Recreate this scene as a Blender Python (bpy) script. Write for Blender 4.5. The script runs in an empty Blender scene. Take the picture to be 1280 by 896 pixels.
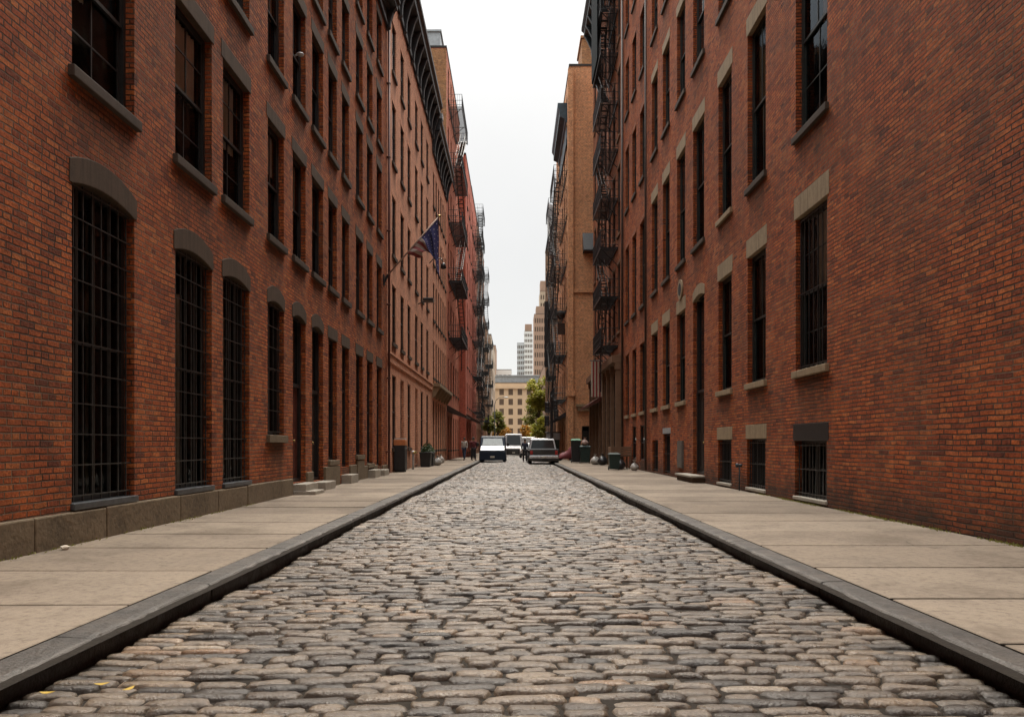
import bpy, math, random
import numpy as np
from mathutils import Vector, Matrix
random.seed(7)
rng = np.random.default_rng(11)
S = bpy.context.scene
COL = S.collection
R = math.radians
PI = math.pi
W0 = {}          # world location of un-rotated roots

# ------------------------------------------------------------------ materials
def newmat(name):
    m = bpy.data.materials.new(name); m.use_nodes = True
    nt = m.node_tree; b = nt.nodes['Principled BSDF']
    return m, nt, b

class G:
    """tiny node-graph helper"""
    def __init__(s, nt): s.nt = nt
    def n(s, t, **kw):
        x = s.nt.nodes.new(t)
        for k, v in kw.items(): setattr(x, k, v)
        return x
    def put(s, sock, v):
        if hasattr(v, 'is_output') or isinstance(v, bpy.types.NodeSocket): s.nt.links.new(v, sock)
        else: sock.default_value = v
    def math(s, op, a, b=None, c=None, clamp=False):
        x = s.n('ShaderNodeMath', operation=op, use_clamp=clamp)
        s.put(x.inputs[0], a)
        if b is not None: s.put(x.inputs[1], b)
        if c is not None: s.put(x.inputs[2], c)
        return x.outputs[0]
    def mix(s, f, a, b, mode='MIX'):
        x = s.n('ShaderNodeMix', data_type='RGBA', blend_type=mode)
        s.put(x.inputs[0], f)
        for k, v in ((6, a), (7, b)):
            if isinstance(v, tuple) and len(v) == 3: v = (*v, 1)
            s.put(x.inputs[k], v)
        return x.outputs[2]
    def noise(s, vec, scale, detail=4, rough=.55, dist=0):
        x = s.n('ShaderNodeTexNoise'); s.put(x.inputs['Vector'], vec)
        x.inputs['Scale'].default_value = scale; x.inputs['Detail'].default_value = detail
        x.inputs['Roughness'].default_value = rough; x.inputs['Distortion'].default_value = dist
        return x.outputs['Fac']
    def ramp(s, f, stops, interp='LINEAR'):
        x = s.n('ShaderNodeValToRGB'); s.put(x.inputs[0], f)
        e = x.color_ramp; e.interpolation = interp
        while len(e.elements) < len(stops): e.elements.new(.5)
        for el, (p, c) in zip(e.elements, stops):
            el.position = p; el.color = (*c, 1) if len(c) == 3 else c
        return x.outputs[0]
    def mapr(s, v, a, b, c, d):
        x = s.n('ShaderNodeMapRange'); x.clamp = True
        s.put(x.inputs[0], v)
        for i, q in enumerate((a, b, c, d)): x.inputs[i+1].default_value = q
        return x.outputs[0]
    def pos(s): return s.n('ShaderNodeNewGeometry').outputs['Position']
    def obj(s): return s.n('ShaderNodeTexCoord').outputs['Object']
    def xyz(s, v):
        x = s.n('ShaderNodeSeparateXYZ'); s.put(x.inputs[0], v); return x.outputs
    def vec(s, a, b, c=0.):
        x = s.n('ShaderNodeCombineXYZ')
        for i, q in enumerate((a, b, c)): s.put(x.inputs[i], q)
        return x.outputs[0]
    def bump(s, h, strength, dist):
        x = s.n('ShaderNodeBump'); x.inputs['Strength'].default_value = strength
        x.inputs['Distance'].default_value = dist; s.put(x.inputs['Height'], h)
        return x.outputs[0]

def brick_mat(name, pal, mortar, bl=.235, bh=.083, joint=.0085, bump=.9, grime=.5, base_dirt=.4, stain=(.05,.035,.025)):
    m, nt, b = newmat(name); g = G(nt)
    P = g.pos(); x, y, z = g.xyz(P)
    u = g.math('ADD', x, y)
    wob = g.noise(P, 2.2, 2)
    wob2 = g.noise(P, 9., 2)
    v = g.math('ADD', z, g.math('MULTIPLY', g.math('SUBTRACT', wob, .5), .035))
    v = g.math('ADD', v, g.math('MULTIPLY', g.math('SUBTRACT', wob2, .5), .012))
    vr = g.math('DIVIDE', v, bh); row = g.math('FLOOR', vr)
    off = g.math('MULTIPLY', g.math('MODULO', row, 2.), .5)
    rn = g.n('ShaderNodeTexWhiteNoise', noise_dimensions='1D'); g.put(rn.inputs['W'], row)
    off = g.math('ADD', off, g.math('MULTIPLY', rn.outputs['Value'], .22))
    # every sixth course a header course
    hd = g.math('LESS_THAN', g.math('MODULO', g.math('ADD', row, 600.), 6.), .5)
    bw = g.math('SUBTRACT', bl, g.math('MULTIPLY', hd, bl * .46))
    ur = g.math('ADD', g.math('DIVIDE', u, bw), off); colm = g.math('FLOOR', ur)
    fu = g.math('FRACT', ur); fv = g.math('FRACT', vr)
    du = g.math('MULTIPLY', g.math('MINIMUM', fu, g.math('SUBTRACT', 1., fu)), bw)
    dv = g.math('MULTIPLY', g.math('MINIMUM', fv, g.math('SUBTRACT', 1., fv)), bh)
    d = g.math('MINIMUM', du, dv)
    d = g.math('ADD', d, g.math('MULTIPLY', g.math('SUBTRACT', g.noise(P, 40., 3), .5), .007))
    mask = g.mapr(d, joint * .45, joint * 1.05, 0, 1)
    wn = g.n('ShaderNodeTexWhiteNoise', noise_dimensions='2D'); g.put(wn.inputs['Vector'], g.vec(row, colm))
    rnd = wn.outputs['Value']
    col = g.ramp(rnd, pal, 'LINEAR')
    mot = g.noise(P, 30., 5, .65)
    col = g.mix(1., col, g.ramp(mot, [(.28, (.46,.44,.43)), (.5, (1,.99,.98)), (.72, (1.4,1.36,1.3))]), 'MULTIPLY')
    mid = g.noise(P, 5.5, 3, .6)
    col = g.mix(1., col, g.ramp(mid, [(.3, (.70,.66,.64)), (.5, (1,1,1)), (.7, (1.18,1.16,1.12))]), 'MULTIPLY')
    mcol = g.mix(g.mapr(g.noise(P, 1.1, 5), .44, .6, 0, 1), tuple(c * .3 for c in mortar), mortar)
    col = g.mix(mask, mcol, col)
    big = g.noise(P, .55, 5, .6, .4)
    strk = g.noise(g.vec(g.math('MULTIPLY', u, 1.6), g.math('MULTIPLY', z, .22)), 1., 4, .6)
    gf = g.math('MULTIPLY', g.mapr(big, .45, .75, 0, 1), grime)
    gf = g.math('ADD', gf, g.math('MULTIPLY', g.mapr(strk, .52, .78, 0, 1), grime * .8), clamp=True)
    col = g.mix(gf, col, g.mix(.72, col, stain))
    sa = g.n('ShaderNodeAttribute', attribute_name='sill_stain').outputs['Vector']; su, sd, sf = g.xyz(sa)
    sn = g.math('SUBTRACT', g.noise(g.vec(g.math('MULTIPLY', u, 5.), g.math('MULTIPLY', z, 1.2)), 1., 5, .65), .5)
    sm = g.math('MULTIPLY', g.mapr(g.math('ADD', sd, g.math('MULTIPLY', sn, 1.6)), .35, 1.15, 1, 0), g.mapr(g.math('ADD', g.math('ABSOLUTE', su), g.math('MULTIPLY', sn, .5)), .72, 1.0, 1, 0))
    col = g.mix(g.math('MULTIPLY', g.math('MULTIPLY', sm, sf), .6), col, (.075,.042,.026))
    low = g.math('MULTIPLY', g.mapr(g.math('ADD', z, g.math('MULTIPLY', g.noise(P, 2.5, 5), -.9)), -.25, .35, 1, 0), base_dirt)
    col = g.mix(low, col, (.035, .028, .02))
    nt.links.new(col, b.inputs['Base Color'])
    b.inputs['Roughness'].default_value = .88
    b.inputs['Specular IOR Level'].default_value = .25
    h = g.math('ADD', mask, g.math('MULTIPLY', rnd, .45))
    h = g.math('ADD', h, g.math('MULTIPLY', mot, .8))
    nt.links.new(g.bump(h, bump, .014), b.inputs['Normal'])
    return m

def stone_mat(name, c, var=.25, rough=.8, scale=6., bump=.35, bdist=.01, streak=0., spec=.35, scale2=45.):
    m, nt, b = newmat(name); g = G(nt); P = g.pos(); x, y, z = g.xyz(P)
    n1 = g.noise(P, scale, 6, .6); n2 = g.noise(P, scale2, 4, .6)
    lo = tuple(q * (1 - var * 1.4) for q in c); hi = tuple(min(1, q * (1 + var)) for q in c)
    col = g.ramp(n1, [(.3, lo), (.5, c), (.72, hi)])
    col = g.mix(.5, col, g.ramp(n2, [(.3, lo), (.5, c), (.7, hi)]))
    if streak:
        s = g.noise(g.vec(g.math('MULTIPLY', g.math('ADD', x, y), 14.), g.math('MULTIPLY', z, .9)), 1., 4)
        col = g.mix(g.math('MULTIPLY', g.mapr(s, .45, .7, 0, 1), streak), col, tuple(q * .35 for q in c))
    nt.links.new(col, b.inputs['Base Color'])
    b.inputs['Roughness'].default_value = rough; b.inputs['Specular IOR Level'].default_value = spec
    nt.links.new(g.bump(g.math('ADD', n1, g.math('MULTIPLY', n2, .6)), bump, bdist), b.inputs['Normal'])
    return m

def paint_mat(name, c, rough=.45, metal=0., var=.12, spec=.5, scale=8., coat=0.):
    m, nt, b = newmat(name); g = G(nt); P = g.obj()
    n1 = g.noise(P, scale, 4, .6)
    col = g.ramp(n1, [(.3, tuple(q * (1 - var * 1.5) for q in c)), (.55, c), (.75, tuple(min(1, q * (1 + var)) for q in c))])
    nt.links.new(col, b.inputs['Base Color'])
    b.inputs['Roughness'].default_value = rough; b.inputs['Metallic'].default_value = metal
    b.inputs['Specular IOR Level'].default_value = spec
    if coat: b.inputs['Coat Weight'].default_value = coat; b.inputs['Coat Roughness'].default_value = .06
    return m

M = {}
# bricks  ------------------------------------------------
RED = [(0, (.17,.046,.022)), (.05, (.25,.064,.025)), (.2, (.34,.081,.025)), (.5, (.415,.101,.027)), (.8, (.47,.127,.034)), (.95, (.50,.16,.048)), (1, (.36,.10,.04))]
def pal(k, tint=(1,1,1), flat=0., to=(.3,.12,.07)):
    return [(p, tuple((c[i]*(1-flat)+to[i]*flat) * k * tint[i] for i in range(3))) for p, c in RED]
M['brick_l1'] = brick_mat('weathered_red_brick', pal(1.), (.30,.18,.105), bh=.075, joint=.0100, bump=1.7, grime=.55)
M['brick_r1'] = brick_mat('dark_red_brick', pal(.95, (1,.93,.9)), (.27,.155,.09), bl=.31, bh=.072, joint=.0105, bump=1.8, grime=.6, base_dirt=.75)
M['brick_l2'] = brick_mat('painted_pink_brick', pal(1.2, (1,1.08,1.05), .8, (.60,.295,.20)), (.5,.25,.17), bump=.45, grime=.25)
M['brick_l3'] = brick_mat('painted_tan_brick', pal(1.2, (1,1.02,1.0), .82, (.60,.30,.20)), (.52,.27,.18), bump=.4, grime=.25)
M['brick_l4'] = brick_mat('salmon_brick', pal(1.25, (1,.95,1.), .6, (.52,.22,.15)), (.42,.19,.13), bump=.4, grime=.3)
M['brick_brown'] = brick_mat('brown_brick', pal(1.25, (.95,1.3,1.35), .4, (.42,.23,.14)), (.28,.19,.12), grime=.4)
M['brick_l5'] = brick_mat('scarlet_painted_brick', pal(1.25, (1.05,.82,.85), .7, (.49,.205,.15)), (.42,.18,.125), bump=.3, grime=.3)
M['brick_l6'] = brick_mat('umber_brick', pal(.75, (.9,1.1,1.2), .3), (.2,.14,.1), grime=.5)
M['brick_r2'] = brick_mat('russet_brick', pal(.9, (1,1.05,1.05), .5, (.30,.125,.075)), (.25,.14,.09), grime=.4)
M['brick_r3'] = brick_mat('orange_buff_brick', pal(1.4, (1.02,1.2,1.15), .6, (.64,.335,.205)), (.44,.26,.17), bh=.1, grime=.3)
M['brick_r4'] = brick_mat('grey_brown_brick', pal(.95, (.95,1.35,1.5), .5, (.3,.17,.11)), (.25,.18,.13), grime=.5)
M['buff_wall'] = stone_mat('buff_stucco', (.62,.465,.315), .08, .85, .6, .1, .02)
M['far_brick'] = stone_mat('faded_brick', (.40,.27,.2), .16, .9, .8, .1, .02)
M['far_grey'] = stone_mat('pale_grey_concrete', (.55,.58,.60), .06, .8, .3, .05)
M['far_white'] = stone_mat('pale_tower_concrete', (.78,.79,.78), .05, .8, .3, .05)
M['far_tan'] = stone_mat('tan_concrete', (.50,.40,.30), .1, .85, .4, .05)
# stones
M['brownstone'] = stone_mat('brownstone', (.078,.051,.032), .22, .85, 4., .3, .01, streak=.55)
M['brown_sill'] = stone_mat('dark_sill_stone', (.062,.045,.033), .25, .75, 6., .3)
M['sandstone'] = stone_mat('sandstone', (.30,.225,.14), .2, .85, 5., .3, .01, streak=.4)
M['plinth'] = stone_mat('granite_plinth', (.155,.118,.076), .38, .85, 1.6, .6, .02, scale2=18)
M['step'] = stone_mat('worn_step_stone', (.34,.31,.26), .2, .75, 5.)
def kerb_mat():
    m, nt, b = newmat('kerb_bluestone'); g = G(nt); P = g.pos(); x, y, z = g.xyz(P)
    n1 = g.noise(P, 3., 6, .65); n2 = g.noise(P, 40., 4, .65); n3 = g.noise(P, 12., 4, .6)
    col = g.ramp(n1, [(.3, (.032,.029,.026)), (.5, (.054,.048,.042)), (.72, (.085,.074,.062))])
    col = g.mix(1., col, g.ramp(n2, [(.3, (.6,.6,.6)), (.5, (1,1,1)), (.7, (1.3,1.3,1.3))]), 'MULTIPLY')
    # scuffed arris with its glint painted in pale; face turns near-black downwards
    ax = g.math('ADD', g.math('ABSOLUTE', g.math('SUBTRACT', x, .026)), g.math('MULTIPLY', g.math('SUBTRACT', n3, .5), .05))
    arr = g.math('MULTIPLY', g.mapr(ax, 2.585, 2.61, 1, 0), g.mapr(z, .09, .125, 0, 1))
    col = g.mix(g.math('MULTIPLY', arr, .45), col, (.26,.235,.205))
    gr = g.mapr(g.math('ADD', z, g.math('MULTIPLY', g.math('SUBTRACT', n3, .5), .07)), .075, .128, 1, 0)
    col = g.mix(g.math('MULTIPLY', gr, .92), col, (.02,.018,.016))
    nt.links.new(col, b.inputs['Base Color']); nt.links.new(g.mapr(n1, .3, .7, .7, .48), b.inputs['Roughness'])
    b.inputs['Specular IOR Level'].default_value = .6
    nt.links.new(g.bump(g.math('ADD', g.math('ADD', n1, n3), g.math('MULTIPLY', n2, .7)), .9, .014), b.inputs['Normal'])
    return m
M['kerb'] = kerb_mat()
M['dirt'] = stone_mat('joint_dirt', (.02,.0155,.011), .4, .95, 9., .5, .02)
M['earth'] = stone_mat('packed_earth', (.16,.14,.11), .2, .95, .5, .2)
M['asphalt'] = stone_mat('asphalt', (.07,.068,.064), .2, .85, 2., .3)
# metals, paints
M['iron'] = paint_mat('black_iron', (.016,.017,.019), .42, 0, .25)
M['iron_teal'] = paint_mat('weathered_iron', (.03,.042,.05), .5, 0, .3)
M['frame_black'] = paint_mat('black_window_paint', (.018,.018,.018), .5, 0, .3)
M['frame_green'] = paint_mat('dark_green_paint', (.022,.028,.026), .45, 0, .3)
M['frame_brown'] = paint_mat('dark_brown_paint', (.05,.03,.022), .55, 0, .3)
M['cornice'] = paint_mat('charcoal_cornice_paint', (.028,.030,.034), .5, 0, .3, scale=2)
M['cornice_blue'] = paint_mat('teal_cornice_paint', (.03,.065,.09), .5, 0, .3, scale=2)
M['grey_metal'] = paint_mat('galvanised_metal', (.42,.45,.47), .45, .3, .15, scale=3)
M['sill_metal'] = paint_mat('sheet_metal_sill', (.10,.11,.12), .4, .5, .25)
M['grille_steel'] = paint_mat('worn_grille_steel', (.065,.065,.062), .4, .6, .3)
M['interior'] = paint_mat('dim_room', (.012,.012,.011), .9, 0, .3)
M['curtain'] = paint_mat('linen_curtain', (.80,.77,.70), .9, 0, .1, scale=3)
M['tarred'] = stone_mat('roof_tar', (.05,.048,.045), .25, .9, 1.)
M['door_dark'] = paint_mat('dark_door_paint', (.022,.021,.02), .4, 0, .3)
M['door_red'] = paint_mat('oxblood_door_paint', (.10,.03,.022), .45, 0, .3)
M['door_grey'] = paint_mat('grey_door_paint', (.11,.10,.09), .5, 0, .25)
M['brass'] = paint_mat('brass', (.5,.38,.16), .3, 1, .1)
M['timber'] = stone_mat('brown_timber', (.17,.10,.06), .3, .7, 3, .3)

def glass_mat(name, clear):
    m, nt, b = newmat(name); g = G(nt)
    P = g.pos()
    if clear:
        out = nt.nodes['Material Output']
        tr = g.n('ShaderNodeBsdfTransparent'); tr.inputs[0].default_value = (.85,.87,.85,1)
        gl = g.n('ShaderNodeBsdfGlossy'); gl.inputs['Roughness'].default_value = .04; gl.inputs[0].default_value = (.42,.47,.52,1)
        fr = g.n('ShaderNodeFresnel'); fr.inputs[0].default_value = 1.36
        bp = g.bump(g.noise(P, 3.5, 2), .12, .02)
        nt.links.new(bp, gl.inputs['Normal']); nt.links.new(bp, fr.inputs['Normal'])
        mx = g.n('ShaderNodeMixShader'); nt.links.new(fr.outputs[0], mx.inputs[0])
        nt.links.new(tr.outputs[0], mx.inputs[1]); nt.links.new(gl.outputs[0], mx.inputs[2])
        nt.links.new(mx.outputs[0], out.inputs[0])
    else:
        b.inputs['Base Color'].default_value = (.008,.009,.010,1)
        b.inputs['Roughness'].default_value = .07; b.inputs['Specular IOR Level'].default_value = .22
        nt.links.new(g.bump(g.noise(P, 3., 2), .15, .02), b.inputs['Normal'])
    return m
M['glass'] = glass_mat('window_glass', True)
M['far_glass'] = paint_mat('hazy_brown_glass', (.13,.09,.065), .3)
M['glass_dark'] = glass_mat('dark_window_glass', False)

# sidewalk concrete: one random tone per slab
def concrete():
    m, nt, b = newmat('sidewalk_concrete'); g = G(nt); P = g.pos()
    rn = g.n('ShaderNodeNewGeometry').outputs['Random Per Island']
    col = g.ramp(rn, [(0, (.182,.146,.112)), (.5, (.228,.185,.142)), (1, (.272,.224,.173))])
    n1 = g.noise(P, .9, 6, .65, .3); n2 = g.noise(P, 14., 5, .7); n3 = g.noise(P, 120., 2)
    col = g.mix(1., col, g.ramp(n1, [(.3, (.62,.60,.58)), (.5, (1,1,1)), (.7, (1.12,1.11,1.08))]), 'MULTIPLY')
    col = g.mix(1., col, g.ramp(n2, [(.3, (.62,.61,.6)), (.48, (1,1,1)), (.7, (1.12,1.12,1.12))]), 'MULTIPLY')
    col = g.mix(1., col, g.ramp(n3, [(.25, (.8,.8,.8)), (.5, (1,1,1)), (.8, (1.08,1.08,1.08))]), 'MULTIPLY')
    sp = g.n('ShaderNodeTexVoronoi'); g.put(sp.inputs['Vector'], P); sp.inputs['Scale'].default_value = 5.5
    spot = g.mapr(sp.outputs['Distance'], .05, .1, 1, 0)
    keep = g.math('GREATER_THAN', g.noise(P, .8, 2), .52)
    col = g.mix(g.math('MULTIPLY', g.math('MULTIPLY', spot, keep), .55), col, (.09,.075,.06))
    cv = g.n('ShaderNodeTexVoronoi', feature='DISTANCE_TO_EDGE'); cv.inputs['Scale'].default_value = .42
    wv = g.n('ShaderNodeVectorMath', operation='ADD'); g.put(wv.inputs[0], P)
    nz = g.n('ShaderNodeTexNoise'); g.put(nz.inputs['Vector'], P); nz.inputs['Scale'].default_value = 3.; nz.inputs['Detail'].default_value = 5
    sc_ = g.n('ShaderNodeVectorMath', operation='SCALE'); g.put(sc_.inputs[0], nz.outputs['Color']); sc_.inputs['Scale'].default_value = .35
    nt.links.new(sc_.outputs[0], wv.inputs[1]); nt.links.new(wv.outputs[0], cv.inputs['Vector'])
    crack = g.math('MULTIPLY', g.mapr(cv.outputs['Distance'], .002, .009, 1, 0), g.math('GREATER_THAN', g.noise(P, .35, 2), .63))
    col = g.mix(g.math('MULTIPLY', crack, .45), col, (.06,.05,.04))
    blot = g.mapr(g.noise(P, 2.6, 4, .6), .56, .68, 0, .5)
    col = g.mix(blot, col, (.17,.135,.10))
    nt.links.new(col, b.inputs['Base Color']); b.inputs['Roughness'].default_value = .82
    b.inputs['Specular IOR Level'].default_value = .35
    nt.links.new(g.bump(g.math('ADD', g.math('MULTIPLY', n2, .7), n3), .35, .006), b.inputs['Normal'])
    return m
M['concrete'] = concrete()

def cobble():
    m, nt, b = newmat('granite_setts'); g = G(nt); P = g.pos()
    rn = g.n('ShaderNodeNewGeometry').outputs['Random Per Island']
    col = g.ramp(rn, [(0, (.045,.040,.035)), (.14, (.07,.061,.052)), (.32, (.125,.104,.083)), (.5, (.172,.142,.110)), (.75, (.21,.171,.131)),
                      (.92, (.25,.205,.157)), (.96, (.25,.19,.13)), (.975, (.27,.17,.10)), (.99, (.33,.285,.23)), (1, (.36,.31,.25))])
    n1 = g.noise(P, 9., 5, .65); n2 = g.noise(P, 55., 4, .7); n0 = g.noise(P, .45, 3)
    col = g.mix(1., col, g.ramp(n0, [(.35, (.68,.66,.64)), (.65, (1.02,.94,.84))]), 'MULTIPLY')
    col = g.mix(1., col, g.ramp(n1, [(.3, (.62,.62,.63)), (.5, (1,1,1)), (.72, (1.18,1.16,1.12))]), 'MULTIPLY')
    col = g.mix(1., col, g.ramp(n2, [(.3, (.66,.66,.66)), (.5, (1,1,1)), (.72, (1.25,1.24,1.22))]), 'MULTIPLY')
    rust = g.mapr(g.noise(P, 1.3, 5, .7), .64, .74, 0, .5)
    col = g.mix(rust, col, g.mix(.5, col, (.33,.17,.075)))
    nt.links.new(col, b.inputs['Base Color'])
    nt.links.new(g.mapr(n1, .3, .7, .42, .22), b.inputs['Roughness'])
    b.inputs['Specular IOR Level'].default_value = .75
    nt.links.new(g.bump(g.math('ADD', n1, g.math('MULTIPLY', n2, .9)), 1., .011), b.inputs['Normal'])
    return m
M['cobble'] = cobble()

# ------------------------------------------------------------------ mesh builder
class MB:
    def __init__(s): s.v = []; s.f = []; s.m = []; s.at = {}
    def quad(s, a, b, c, d, m=0):
        i = len(s.v); s.v += [a, b, c, d]; s.f.append((i, i+1, i+2, i+3)); s.m.append(m)
    def poly(s, pts, m=0):
        i = len(s.v); s.v += list(pts); s.f.append(tuple(range(i, i+len(pts)))); s.m.append(m)
    def box(s, x0, x1, y0, y1, z0, z1, m=0):
        i = len(s.v)
        s.v += [(x0,y0,z0),(x1,y0,z0),(x1,y1,z0),(x0,y1,z0),(x0,y0,z1),(x1,y0,z1),(x1,y1,z1),(x0,y1,z1)]
        for f in ((0,3,2,1),(4,5,6,7),(0,1,5,4),(1,2,6,5),(2,3,7,6),(3,0,4,7)):
            s.f.append(tuple(i+k for k in f)); s.m.append(m)
    def loft(s, rings, m=0, cap=True):
        i = len(s.v); n = len(rings[0])
        for r in rings: s.v += [tuple(p) for p in r]
        for a in range(len(rings)-1):
            for k in range(n):
                k2 = (k+1) % n
                s.f.append((i+a*n+k, i+a*n+k2, i+(a+1)*n+k2, i+(a+1)*n+k)); s.m.append(m)
        if cap:
            s.f.append(tuple(i+k for k in reversed(range(n)))); s.m.append(m)
            j = i+(len(rings)-1)*n; s.f.append(tuple(j+k for k in range(n))); s.m.append(m)
    def tube(s, p, q, r, n=6, r2=None, m=0):
        p = Vector(p); q = Vector(q); d = (q-p)
        if d.length < 1e-6: return
        d.normalize(); a = d.orthogonal().normalized(); b = d.cross(a)
        r2 = r if r2 is None else r2
        s.loft([[tuple(c + (a*math.cos(t)+b*math.sin(t))*rr) for t in (2*PI*k/n for k in range(n))] for c, rr in ((p, r), (q, r2))], m)
    def path(s, pts, rad, n=6, m=0):
        for i in range(len(pts)-1):
            r = rad if not hasattr(rad, '__len__') else rad[i]; r2 = rad if not hasattr(rad, '__len__') else rad[i+1]
            s.tube(pts[i], pts[i+1], r, n, r2, m)
    def lathe(s, c, prof, n=16, m=0):
        s.loft([[(c[0]+r*math.cos(2*PI*k/n), c[1]+r*math.sin(2*PI*k/n), c[2]+z) for k in range(n)] for r, z in prof], m)
    def ell(s, c, r, n=12, k=8, m=0):
        s.loft([[(c[0]+r[0]*math.sin(t)*math.cos(2*PI*j/n), c[1]+r[1]*math.sin(t)*math.sin(2*PI*j/n), c[2]-r[2]*math.cos(t)) for j in range(n)]
                for t in (PI*(.02+.96*i/k) for i in range(k+1))], m)
    def prism(s, pts, axis, a0, a1, m=0):
        """extrude 2-D outline along axis; pts are the two other coordinates in order"""
        def P(p, a):
            return {'x': (a, p[0], p[1]), 'y': (p[0], a, p[1]), 'z': (p[0], p[1], a)}[axis]
        s.loft([[P(p, a0) for p in pts], [P(p, a1) for p in pts]], m)
    def ringframe(s, x0, x1, z0, z1, t, y0, y1, m=0):
        s.box(x0, x0+t, y0, y1, z0, z1, m); s.box(x1-t, x1, y0, y1, z0, z1, m)
        s.box(x0+t, x1-t, y0+.001, y1-.001, z1-t, z1, m); s.box(x0+t, x1-t, y0+.001, y1-.001, z0, z0+t, m)
    def mesh(s, name, mats, smooth=False):
        me = bpy.data.meshes.new(name); me.from_pydata(s.v, [], s.f)
        for k in (mats if isinstance(mats, (list, tuple)) else [mats]): me.materials.append(M[k] if isinstance(k, str) else k)
        if len(me.materials) > 1: me.polygons.foreach_set('material_index', s.m)
        if smooth: me.polygons.foreach_set('use_smooth', [True]*len(s.f))
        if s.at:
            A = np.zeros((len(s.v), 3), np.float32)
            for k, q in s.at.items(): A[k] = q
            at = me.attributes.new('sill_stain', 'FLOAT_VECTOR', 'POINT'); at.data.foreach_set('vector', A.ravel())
        me.update(); return me

def add(name, me, parent=None, loc=(0,0,0), rot=0.):
    o = bpy.data.objects.new(name, me); COL.objects.link(o)
    o.parent = parent; o.location = loc
    if rot: o.rotation_euler = (0, 0, rot)
    return o
def build(mb, name, mats, parent=None, smooth=False, bevel=0., loc=None):
    """mesh in world coordinates put under an un-rotated parent"""
    if parent is not None and loc is None:
        w = W0.get(parent.name)
        if w: mb.v = [(a-w[0], b-w[1], c-w[2]) for a, b, c in mb.v]
    o = add(name, mb.mesh(name, mats, smooth), parent, loc or (0,0,0))
    if bevel: bev(o, bevel)
    return o
def bev(o, w, seg=2):
    k = o.modifiers.new('bevel', 'BEVEL'); k.width = w; k.segments = seg; k.limit_method = 'ANGLE'; return o
def thing(name, label, cat, loc=(0,0,0), rot=0., group=None):
    o = bpy.data.objects.new(name, None); COL.objects.link(o); o.empty_display_size = .2
    o.location = loc; o.rotation_euler = (0,0,rot); o['label'] = label; o['category'] = cat
    if group: o['group'] = group
    if not rot: W0[o.name] = tuple(loc)
    return o
def tag(o, label, cat, group=None):
    o['label'] = label; o['category'] = cat
    if group: o['group'] = group
    return o
def kind(o, k): o['kind'] = k; return o

# ------------------------------------------------------------------ windows
CACHE = {}
def cached(key, fn):
    if key not in CACHE: CACHE[key] = fn()
    return CACHE[key]

def sash_frame(w, h, mat, muntin, dy=0.):
    mb = MB(); x = w/2; t = .065
    mb.ringframe(-x, x, 0, h, t, .12+dy, .22+dy)
    hm = h*.5; s = .05
    # upper sash in front, lower behind it
    mb.ringframe(-x+t+.002, x-t-.002, hm-.03, h-t-.002, s, .135+dy, .168+dy)
    mb.ringframe(-x+t+.002, x-t-.002, t+.002, hm+.03, s, .172+dy, .205+dy)
    if muntin:
        mb.box(-.013, .013, .14+dy, .16+dy, hm+.02, h-t-s); mb.box(-.013, .013, .178+dy, .198+dy, t+s, hm-.02)
        if muntin > 1:
            for q in (.25, .75):
                y = .142+dy if q > .5 else .18+dy
                mb.box(-x+t+s, -.014, y, y+.018, h*q-.012, h*q+.012); mb.box(.014, x-t-s, y, y+.018, h*q-.012, h*q+.012)
    return mb.mesh('window_frame', mat)
def sash_pane(w, h, mat, dy=0.):
    mb = MB(); x = w/2-.09
    mb.quad((-x,.152+dy,h*.5),(x,.152+dy,h*.5),(x,.152+dy,h-.08),(-x,.152+dy,h-.08))
    mb.quad((-x,.188+dy,.08),(x,.188+dy,.08),(x,.188+dy,h*.5),(-x,.188+dy,h*.5))
    return mb.mesh('window_pane', mat)
def grid_frame(w, h, mat):
    mb = MB(); x = w/2; t = .08
    mb.ringframe(-x, x, 0, h, t, .14, .24)
    for i in range(1, 4):
        c = -x + w*i/4; mb.box(c-.03, c+.03, .155, .2, t, h-t)
    n = max(2, round(h/1.9))
    for k in range(1, n):
        z = h*k/n
        for i in range(4):
            a = -x+w*i/4+(.03 if i else t); b = -x+w*(i+1)/4-(.03 if i < 3 else t)
            mb.box(a, b, .16, .19, z-.014, z+.014)
    return mb.mesh('window_frame', mat)
def grille_mesh(w, h, nv, nh, mat, y=.05, rv=.009, rh=.008):
    mb = MB(); x = w/2-.02
    for i in range(nv):
        c = -x + 2*x*(i+.5)/nv; mb.box(c-rv, c+rv, y, y+2*rv, .02, h-.06)
    for k in range(nh):
        z = .09 + (h-.2)*k/(nh-1); mb.box(-x, x, y-.014, y-.002, z-rh, z+rh)
    return mb.mesh('grille', mat)
def curtain_mesh(w, z0, z1, x0, x1):
    mb = MB(); n = 34; 
    for i in range(n):
        a = x0+(x1-x0)*i/n; b = x0+(x1-x0)*(i+1)/n
        ya = .245+.018*math.sin(i*1.9)+.008*math.sin(i*.7); yb = .245+.018*math.sin((i+1)*1.9)+.008*math.sin((i+1)*.7)
        mb.quad((a,ya,z0),(b,yb,z0),(b,yb,z1),(a,ya,z1))
    return mb.mesh('curtain', 'curtain', True)
def sill_mesh(w, mat, t=.13, p=.075, ov=.08):
    mb = MB(); mb.box(-w/2-ov, w/2+ov, -p, .135, -t, .012); return mb.mesh('sill', mat)
def lintel_mesh(w, h, mat, t=.3, ov=.09):
    mb = MB(); mb.box(-w/2-ov, w/2+ov, -.009, .11, h-.012, h+t); return mb.mesh('lintel', mat)
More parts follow.
